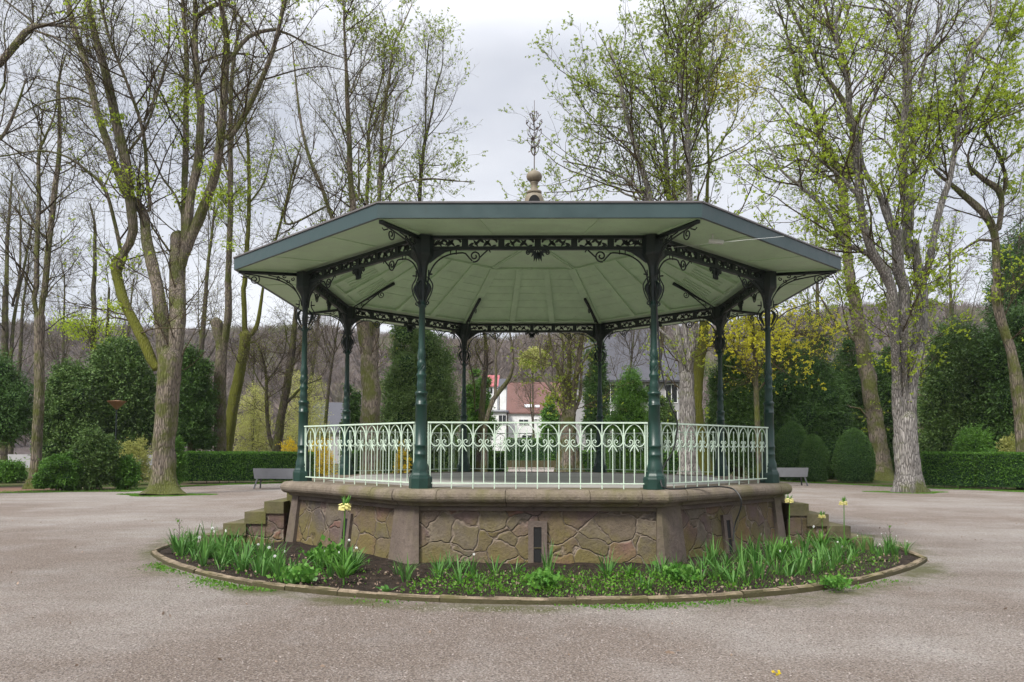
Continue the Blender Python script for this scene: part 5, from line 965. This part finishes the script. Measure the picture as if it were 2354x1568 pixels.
def house(label, x0, x1, y, dep, zw, zr, wall, roof, wins=(), hip=0., over=.3, name='house', sky=(), y0_=0, chim=()):
    root = empty(name, ((x0+x1)/2, y, y0_)); tag(root, label, 'house'); cx = (x0+x1)/2; W2 = (x1-x0)/2; zw -= y0_; zr -= y0_
    m = MB(); m.box(-W2, W2, 0, dep, -3 if y0_ else -.1, zw)
    if not hip: m.add([[-W2, 0, zw], [-W2, dep, zw], [-W2, dep/2, zr-.1]], [[0, 1, 2]]); m.add([[W2, 0, zw], [W2, dep/2, zr-.1], [W2, dep, zw]], [[0, 1, 2]])
    m.build('wall', wall, root); m = MB(); a, b, o = W2+over, dep+over, over; zz = zw-.1
    top = [[-a+hip, dep/2, zr], [a-hip, dep/2, zr]]; bt = [[-a, -o, zz], [a, -o, zz], [a, b, zz], [-a, b, zz]]
    for dz in (0, -.18): m.add([[p[0], p[1], p[2]+dz] for p in bt+top], [[0, 1, 5, 4], [2, 3, 4, 5]]); m.add([[p[0], p[1], p[2]+dz] for p in bt+top], [[1, 2, 5], [3, 0, 4]]) if hip else None
    m.add([[p[0], p[1], p[2]+dz] for p in bt for dz in (0, -.18)], [[0, 1, 3, 2], [2, 3, 5, 4], [4, 5, 7, 6], [6, 7, 1, 0]]); rf = m.build('roof', roof, root)
    for (wx, wz, ww, wh) in wins:
        m = MB(); fr = .07*max(1, ww)
        wx -= cx; wz -= y0_
        for a0, a1, b0, b1 in ((wx-fr, wx+ww+fr, wz-fr, wz), (wx-fr, wx+ww+fr, wz+wh, wz+wh+fr), (wx-fr, wx, wz, wz+wh), (wx+ww, wx+ww+fr, wz, wz+wh), (wx+ww/2-.03, wx+ww/2+.03, wz, wz+wh)): m.box(a0, a1, -.06, .02, b0, b1)
        w = m.build('window', M_wall_w, root); m = MB(); m.add([[wx, -.02, wz], [wx+ww, -.02, wz], [wx+ww, -.02, wz+wh], [wx, -.02, wz+wh]], [[0, 1, 2, 3]]); m.build('pane', M_glass, w)
    for (sx, t, sw, sh) in sky:
        n_ = np.array([0, -(zr-zz), dep/2+o]); n_ = n_/np.linalg.norm(n_)*.08; P = lambda x, t: np.array([x-cx, -o+(dep/2+o)*t, zz+(zr-zz)*t])
        m = MB(); v = [P(sx, t), P(sx+sw, t), P(sx+sw, t+sh), P(sx, t+sh)]; m.add([p+n_ for p in v]+v, [[0, 1, 2, 3], [0, 4, 5, 1], [1, 5, 6, 2], [2, 6, 7, 3], [3, 7, 4, 0]]); m.build('skylight', M_sky, rf)
    for (sx, t, h) in chim: m = MB(); m.box(sx-cx-.4, sx-cx+.4, dep/2-.4, dep/2+.4, zr-.6, zr+h); m.build('chimney', wall, rf)
    return root
X = lambda u, v, y: (Pd(u, v, y)[0], Pd(u, v, y)[2])
y = 105; xa, zw = X(1168, 947, y); xb, zr = X(1290, 878, y+4); s1 = X(1194, 991, y); s2 = X(1208, 978, y)
house('white house with a large plain red brown tiled roof seen through the bandstand', xa, xb, y, 9, zw, zr, M_wall_w, M_red, [(*X(1193, 976, y), .062*22, .062*12), (*X(1222, 966, y), .062*13, .15), (*X(1200, 1016, y), 1.6, 1.0)], sky=[(X(1205, 930, y)[0], .16, 1.1, .09), (X(1229, 930, y)[0], .16, .7, .07)], name='house')
y = 103; house('low white annexe left of the red roofed house', X(1128, 0, y)[0], X(1167, 0, y)[0]-.05, y, 6, X(1140, 944, y)[1], X(1140, 940, y)[1], M_wall_w, M_slate, [(*X(1146, 976, y), 1.1, 1.4)], name='annexe')
y = 140; z0 = float(hillz(np.array(-5.), np.array(140.))); house('distant white house with a pink red roof on the slope behind thin trunks', X(1112, 0, y)[0], X(1146, 0, y)[0], y, 8, X(1120, 886, y)[1], X(1120, 858, y)[1], M_wall_w, M_pinkr, [(*X(1120, 905, y), 1., 1.2)], y0_=z0)
y = 134; house('small white gabled house just above the left end of the red roof', X(1152, 0, y)[0], X(1166, 0, y)[0], y, 5, X(1152, 888, y)[1], X(1152, 868, y)[1], M_wall_w, M_slate, [], y0_=0)
y = 96; house('dark timber building beside the red roofed house, half hidden by the pale trunk', X(1262, 0, y)[0], X(1292, 0, y)[0], y, 7, X(1270, 950, y)[1], X(1270, 915, y)[1], M_brown, M_red, [], name='timber_house')
y = 56; house('large pale villa with a steep slate roof behind the right half of the bandstand', X(1322, 0, y)[0], X(1565, 0, y)[0], y, 10, X(1400, 872, y)[1], X(1400, 745, y+5)[1], M_wall_g, M_slate, [(*X(u, v, y), 1.0, 1.6) for v in (925, 985) for u in (1345, 1390, 1440, 1485, 1530)], hip=2.5, over=.5, name='villa', chim=[(X(1380, 0, y)[0], 0, 1.2)])
y = 70; house('grey house with a steep dark slate roof glimpsed behind the left rear column', X(722, 0, y)[0], X(800, 0, y)[0], y, 8, X(750, 990, y)[1], X(750, 925, y+4)[1], M_wall_g, M_slate, [(*X(735, 1012, y), 1., 1.1)])
# pale boundary wall and low block wall beyond the park
m = MB(); p = gp(1166, 58); m.box(0, 5.6, 0, .4, 0, .62); o = m.build('low_wall', M_kerb); o.location = (p[0], p[1]-1.2, 0); tag(o, 'low brown block wall at the far end of the path', 'wall')
m = MB(); m.box(0, 22, 0, .3, 0, 1.1); o = m.build('garden_wall', M_wall_g); o.location = (*gp(-60, 50), 0); tag(o, 'low pale garden wall far left behind the hemlock trunk', 'wall')
# benches
def bench(label, loc, rz):
    root = empty('park_bench', (loc[0], loc[1], .004), rz); tag(root, label, 'bench', 'grey metal park benches at the plaza edge')
    m = MB(); w = .92
    m.add([[-w, .0, .43], [w, .0, .43], [w, -.13, .84], [-w, -.13, .84]], [[0, 1, 2, 3]])
    m = MB(); m.bar((-w, .02, .43), (-w, -.14, .84), .03, .03) if False else None
    v = [[x, y_+o_, z] for x in (-w, w) for (y_, z) in ((.0, .42), (-.14, .85)) for o_ in (0, .03)]; m.add(v, [[0, 1, 3, 2], [4, 6, 7, 5], [0, 4, 5, 1], [2, 3, 7, 6], [0, 2, 6, 4], [1, 5, 7, 3]]); m.build('backrest', M_bench, root)
    m = MB(); m.box(-w, w, .035, .44, .41, .44); m.build('seat', M_bench, root)
    for s in (-1, 1):
        for a, b in (((s*(w-.12), .02, .41), (s*(w-.05), -.12, 0)), ((s*(w-.12), .38, .41), (s*(w-.05), .48, 0))):
            m = MB(); m.bar(a, b, .035, .06, (1, 0, 0)); m.build('leg', M_bleg, root)
        m = MB(); q, _r = resample([(s*(w+.01), -.08, .66), (s*(w+.01), .12, .66), (s*(w+.01), .34, .63), (s*(w+.01), .38, .55), (s*(w+.01), .34, .43)], [1]*5, .05); m.tube(q, .018, 6); m.build('armrest', M_bleg, root)
    return root
g = Gp(632, 1124); bench('grey bench seen from behind, left of the bandstand before the hedge', g, -.10)
g = Gp(1812, 1117); bench('grey bench seen from behind, right of the bandstand before the clipped domes', (g[0], g[1]), .12)
# lamp among the hollies
p = Pd(268, 940, 20.5); root = empty('street_lamp', (p[0], 20.5, 0)); tag(root, 'dark lamp post with a wide upturned cone head in front of the holly', 'street lamp')
m = MB(); m.tube([(0, 0, 0), (0, 0, p[2])], [.05, .035], 8); m.build('pole', M_iron, root)
m = MB(); m.lathe([(.04, p[2]-.03), (.12, p[2]+.05), (.40, p[2]+.33), (.41, p[2]+.36), (.02, p[2]+.40)], 16); m.build('lamp_shade', paint('copper_shade', (.24, .12, .06), .5), root)

# ------------------------------------------------------------------ the air
hm = D.materials.new('haze_air'); hm.use_nodes = True; hn = hm.node_tree; hn.nodes.clear(); pv = hn.nodes.new('ShaderNodeVolumePrincipled'); pv.inputs['Color'].default_value = (.86, .89, .95, 1); pv.inputs['Density'].default_value = .0002; pv.inputs['Anisotropy'].default_value = .2
ho = hn.nodes.new('ShaderNodeOutputMaterial'); hn.links.new(pv.outputs[0], ho.inputs['Volume'])
m = MB(); m.box(-905, 905, -310, 905, -6, 95); tag(m.build('haze', hm), kind='stuff')
# ================================================================== FLOWER BED PLANTS
def strap(m, n, h, w, lean, curl, seed):
    """n strap shaped leaves rising from one crown, each bending over"""
    r = np.random.default_rng(seed); V = []; F = []; K = 6
    for i in range(n):
        a = r.uniform(0, 2*PI); hh = h*r.uniform(.6, 1.1); ln = lean*r.uniform(.3, 1.2); cu = curl*r.uniform(0, 1.6); tw = a+PI/2+r.uniform(-.6, .6); ww = w*r.uniform(.7, 1.2)
        p = np.array([math.cos(a)*r.uniform(0, .05), math.sin(a)*r.uniform(0, .05), -.02]); d = unit(np.array([math.cos(a)*ln, math.sin(a)*ln, 1.])); b = len(V)
        for k in range(K):
            t = k/(K-1); s = np.array([math.cos(tw), math.sin(tw), 0])*ww*(1-t**3)*(.6+.4*math.sin(min(1, t*2)*PI/2)); V += [p-s, p+s]
            d = unit(d+np.array([math.cos(a)*cu*t, math.sin(a)*cu*t, -cu*t*1.1])*.5); p = p+d*hh/(K-1)
        F += [[b+2*k, b+2*k+1, b+2*k+3, b+2*k+2] for k in range(K-1)]
    m.add(V, F)
def flowerhead(m, c, d, r, n=6):
    c = np.array(c, float); d = unit(np.array(d, float)); u = unit(np.cross(d, [0.1, .2, 1])); w = np.cross(d, u)
    for i in range(n):
        a = i*2*PI/n; e = u*math.cos(a)+w*math.sin(a); s = np.cross(d, e); m.add([c, c+e*r*.6+s*r*.35, c+e*r+d*r*.15, c+e*r*.6-s*r*.35], [[0, 1, 2, 3]])
def clump_kind(kind, seed):
    r = np.random.default_rng(seed); 
    if kind == 'daffodil_clump':
        root = empty(kind); m = MB(); strap(m, int(r.uniform(12, 24)), r.uniform(.34, .48), .011, r.uniform(.2, .6), r.uniform(.2, .8), seed); m.build('leaves', L_blade, root)
        if seed % 8 in (1, 4):
            m = MB(); st = MB()
            for i in range(1):
                a = r.uniform(0, 6.3); h = r.uniform(.3, .44); e = (math.cos(a)*.12, math.sin(a)*.12, h); st.tube([(0, 0, 0), (e[0]*.5, e[1]*.5, h*.6), e], .004, 4); flowerhead(m, e, (math.cos(a), math.sin(a)-.6, -.1), .021)
            st.build('flower_stalk', L_blade, root); m.build('flower', P_white, root)
    elif kind == 'crown_imperial':
        root = empty(kind); h = .80+.1*(seed % 3); st = MB(); st.tube([(0, 0, 0), (.01, .0, h*.5), (.0, .01, h)], [.012, .010, .007], 6); st.build('stalk', L_lily, root)
        m = MB(); strap(m, 26, .36, .017, .9, .8, seed); v = [x+np.array([0, 0, .10]) for x in m.V]; m.V = v; strap(m, 14, .12, .010, .5, .3, seed+1); m.V[-1] = m.V[-1]+np.array([0, 0, h]); m.build('leaves', L_lily, root)
        m = MB()
        for i in range(8):
            a = i*PI/4; c = (math.cos(a)*.055, math.sin(a)*.055, h-.01-.02*(i % 2)); flowerhead(m, c, (math.cos(a)*.3, math.sin(a)*.3, 1), .032, 6)
            m.add([[c[0]+.03*math.cos(q), c[1]+.03*math.sin(q), c[2]-.045] for q in (0, 2.1, 4.2)]+[[c[0], c[1], c[2]+.01]], [[0, 1, 3], [1, 2, 3], [2, 0, 3]])
        m.build('flower', P_yel, root)
    elif kind == 'lily_clump':
        root = empty(kind); m = MB(); strap(m, 30, .42, .020, .75, .75, seed); m.build('leaves', L_lily, root); st = MB(); st.tube([(0, 0, 0), (0, .01, .3)], .012, 5); st.build('stalk', L_lily, root)
    elif kind == 'dead_stalk':
        root = empty(kind); st = MB(); st.tube([(0, 0, 0), (.01, 0, .35), (0, .01, .62)], [.006, .005, .003], 4)
        for i in range(10):
            a = i*2.4; z = .2+.04*i; st.tube([(0, 0, z), (.06*math.cos(a), .06*math.sin(a), z+.07)], .003, 3)
        st.build('stalk', B_twig, root); m = MB(); v, q = leaves(np.array([[.06*math.cos(i*2.4), .06*math.sin(i*2.4), .27+.04*i] for i in range(10)]), .06, .6); m.add(v, q); m.build('leaves', L_weed, root)
    elif kind == 'leafy_perennial':
        root = empty(kind); rr = np.random.default_rng(seed); P = rr.normal(size=(260, 3))*[.14, .12, .05]+[0, 0, .14]; P[:, 2] = np.abs(P[:, 2]); v, q = leaves(P, .075, .8, np.tile([0, 0, 1.], (260, 1)), .9); mk('leaves', v, q, L_lily, root)
        st = MB()
        for i in range(8): st.tube([(0, 0, 0), tuple(P[i])], .004, 4)
        st.build('stalks', L_lily, root)
    elif kind == 'broad_leaf_plant':
        root = empty(kind); m = MB(); strap(m, 7, .2, .035, .9, .7, seed); m.build('leaves', L_blade, root)
    return root
rng = np.random.default_rng(301); protos = {}
def place(kind, var, x, y, s, label, group, first={}):
    key = (kind, var)
    if key not in first: first[key] = clump_kind(kind, 400+var); o = first[key]
    else: o = copy_tree(first[key])
    r = math.hypot(x, y); z = float(bedz(r)) if y < -2.3 else .07
    o.location = (x, y, z-.01); o.rotation_euler.z = random.uniform(0, 6.3); o.scale = (s, s, s*random.uniform(.9, 1.12)); tag(o, label, {'daffodil_clump': 'daffodils', 'crown_imperial': 'flower', 'lily_clump': 'plant', 'dead_stalk': 'plant', 'leafy_perennial': 'plant', 'broad_leaf_plant': 'plant'}[kind], group); return o
random.seed(5)
def onbed(u, v): 
    g = Gp(u, v, .08); return g[0], g[1]
def scat(n, poly, lab, grp, kinds_=(0, 1, 2, 3, 4, 5, 6, 7), s=(.8, 1.2)):
    us = [p[0] for p in poly]
    for i in range(n):
        u = random.uniform(us[0], us[-1]); lo = np.interp(u, us, [p[1] for p in poly]); hi = np.interp(u, us, [p[2] for p in poly]); x, y = onbed(u, random.uniform(lo, hi))
        if math.hypot(x, y) < 4.72 and y < -1.9: continue
        place('daffodil_clump', random.choice(kinds_), x, y, random.uniform(*s), lab, grp)
scat(44, [(405, 1258, 1266), (470, 1262, 1296), (560, 1270, 1318), (640, 1280, 1322)], 'daffodil clump in the dense drift at the left end of the flower bed', 'daffodils at the left end of the bed', s=(.7, 1.3))
scat(13, [(640, 1285, 1335), (760, 1300, 1330), (880, 1300, 1325)], 'daffodil clump in front of the left slanted wall of the bandstand', 'daffodils before the left wall')
scat(26, [(900, 1312, 1340), (1100, 1312, 1345), (1340, 1312, 1350), (1560, 1312, 1352)], 'short daffodil clump in front of the wall with the central vent', 'daffodils before the front wall', s=(.6, 1.0))
scat(38, [(1580, 1305, 1340), (1700, 1300, 1345), (1850, 1275, 1325), (1960, 1268, 1300)], 'daffodil clump in the thick drift in front of the right slanted wall', 'daffodils before the right wall')
scat(26, [(1900, 1250, 1290), (2000, 1255, 1280), (2090, 1256, 1270)], 'small daffodil clump at the right tip of the bed', 'daffodils at the right end of the bed', s=(.5, .8))
def at(kind, var, u, v, s, lab, grp=None):
    x, y = onbed(u, v); return place(kind, var, x, y, s, lab, grp)
at('crown_imperial', 0, 790, 1338, 1.0, 'tall crown imperial with pale yellow bells in front of the left wall')
at('crown_imperial', 1, 1815, 1285, .85, 'crown imperial with yellow bells beside the right corner pier')
at('crown_imperial', 2, 1890, 1262, .80, 'crown imperial with white yellow flowers in front of the right steps')
at('crown_imperial', 3, 1940, 1262, .9, 'tallest pale flower stalk standing right of the right steps')
for u, v, s, l in ((800, 1320, .95, 'big tuft of broad arching leaves under the tall crown imperial'), (1790, 1290, 1., 'broad arching leaf tuft against the right corner pier'), (1885, 1265, 1.05, 'broad arching leaf tuft right of the corner pier, under the white flowers'), (620, 1290, .8, 'broad arching leaf tuft in the middle of the left drift'), (1450, 1328, .6, 'small broad leaf tuft left of the front right pier')): at('lily_clump', int(u) % 3, u, v, s, l)
at('leafy_perennial', 0, 745, 1305, 1.0, 'yellow green leafy mound beside the left wall')
at('leafy_perennial', 1, 690, 1335, .9, 'small ferny mound at the left front of the bed')
at('leafy_perennial', 2, 1250, 1350, .8, 'leafy green mound below the central vent'); at('leafy_perennial', 3, 1560, 1340, .85, 'leafy green mound in front of the front right pier'); at('leafy_perennial', 1, 1920, 1345, .7, 'leafy weed spilling over the right part of the kerb')
for u, v, l in ((668, 1335, 'flat broad leaf rosette at the left, pale green'), (708, 1332, 'second flat broad leaf rosette beside the ferny mound'), (890, 1352, 'single stubby leaf cluster in bare soil right of the crown imperial')): at('broad_leaf_plant', int(u) % 2, u, v, .9, l)
for u, v, s, l in ((410, 1262, .8, 'thin dry flower stalk at the left tip of the bed'), (2045, 1262, .65, 'dark seed head stalk at the right tip of the bed'), (425, 1264, .6, 'shorter dry stalk next to the left tip of the bed')): at('dead_stalk', 0, u, v, s, l)
# ground cover and small things one cannot count
rng = np.random.default_rng(303)
def arcpts(n, a0, a1, r0, r1): a = rng.uniform(np.radians(a0), np.radians(a1), n); r = rng.uniform(r0, r1, n); return np.stack([r*np.cos(a), r*np.sin(a), bedz(r)+.02], -1)
P = arcpts(3000, 256, 296, 5.2, 6.3); g = lump(9, 10, 1, 4); P = P[g(P)+rng.normal(size=len(P))*.15 > .05]; P[:, 2] += np.abs(rng.normal(size=len(P)))*.045
v, q = leaves(P, .034, .7, np.tile([0, 0, .8], (len(P), 1)), 1.); tag(mk('ground_cover', v, q, L_weed), 'low green weeds covering the soil along the front kerb', 'weeds', kind='stuff')
P = np.concatenate([arcpts(1500, 292, 330, 5.0, 6.3), arcpts(500, 205, 250, 5.2, 6.3)]); P = P[g(P*1.3)+rng.normal(size=len(P))*.2 > .1]; v, q = leaves(P, .04, .7, np.tile([0, 0, 1.], (len(P), 1)), .9); v2, q2 = blades(arcpts(2200, 262, 338, 4.8, 6.3), .10, .003, .5)
tag(mk('ground_cover', np.concatenate([v, v2]), [q, q2+len(v)], L_weed), 'scattered seedlings and thin grass between the daffodils', 'weeds', kind='stuff')
a = rng.uniform(np.radians(205), np.radians(337), 9000); r = rbf(a)+.09+np.abs(rng.normal(size=9000))*.16; P = np.stack([r*np.cos(a), r*np.sin(a), 0*a+.006], -1); P = P[g(P*1.4)+rng.normal(size=len(P))*.12-(r-6.5)*.8 > .24]
v, q = leaves(P, .030, .6, np.tile([0, 0, .6], (len(P), 1)), .9); tag(mk('kerb_weeds', v, q, L_weed), 'little weeds and moss tufts growing outside the stone kerb', 'weeds', kind='stuff')
P = np.concatenate([arcpts(1400, 203, 337, 4.9, 6.3), np.stack([rng.uniform(-12, 12, 620), rng.uniform(-13, 6, 620), np.full(620, .006)], -1)]); P = P[(np.hypot(P[:, 0], P[:, 1]) > 4.9)]
v, q = leaves(P, .04, .6, np.tile([.2, .2, .12], (len(P), 1)), 1.); tag(mk('leaf_litter', v, q, leafmat('dry_leaf', (.10, .06, .035), (.26, .18, .13), .1, .8, 3., (.4, .32, .25))), 'dry fallen leaves and petals strewn over soil and gravel', 'fallen leaves', kind='stuff')
# loose grit on the near gravel
n = 26000; x = rng.uniform(-9, 9, n); yy = -6.6-rng.random(n)**1.5*6.8; s = rng.uniform(.003, .010, n); C = np.stack([x, yy, np.full(n, .005)], -1); rr = np.hypot(x, yy) > 6.6; C, s = C[rr], s[rr]; n = len(C)
T = np.array([[1, 0, 0], [-.5, .87, 0], [-.5, -.87, 0], [0, 0, .8]]); R3 = rng.normal(size=(n, 3, 3))*.25+np.eye(3); V = C[:, None]+np.einsum('kj,nji->nki', T, R3)*s[:, None, None]
i = np.arange(n)[:, None]*4; tag(mk('grit', V.reshape(-1, 3), np.concatenate([i+[0, 1, 3], i+[1, 2, 3], i+[2, 0, 3]]), paint('grit_stone', (.30, .26, .235), .9, .5)), 'loose grit lying on the gravel in the foreground', 'gravel', kind='stuff')

c = Gp(1783, 1552); m = MB(); v, q = leaves(np.array([[0, 0, .012]]*9)+rng.normal(size=(9, 3))*.012*[1, 1, .3], .035, .7, np.tile([.3, .1, .3], (9, 1)), 1.); m.add(v, q); o = m.build('fallen_flower', P_fors); o.location = (c[0], c[1], .01); tag(o, 'small bright yellow flower lying on the gravel near the bottom edge', 'flower')
c = Gp(1538, 1503); m = MB(); v, q = leaves(np.array([[0, 0, .01], [.05, .01, .01], [-.04, 0, .01]]), .07, .5, np.tile([1., .1, .15], (3, 1)), .4); m.add(v, q); o = m.build('fallen_leaf', D.materials['dry_leaf']); o.location = (c[0], c[1], .008); tag(o, 'curled brown leaf lying alone on the gravel right of centre', 'leaf')
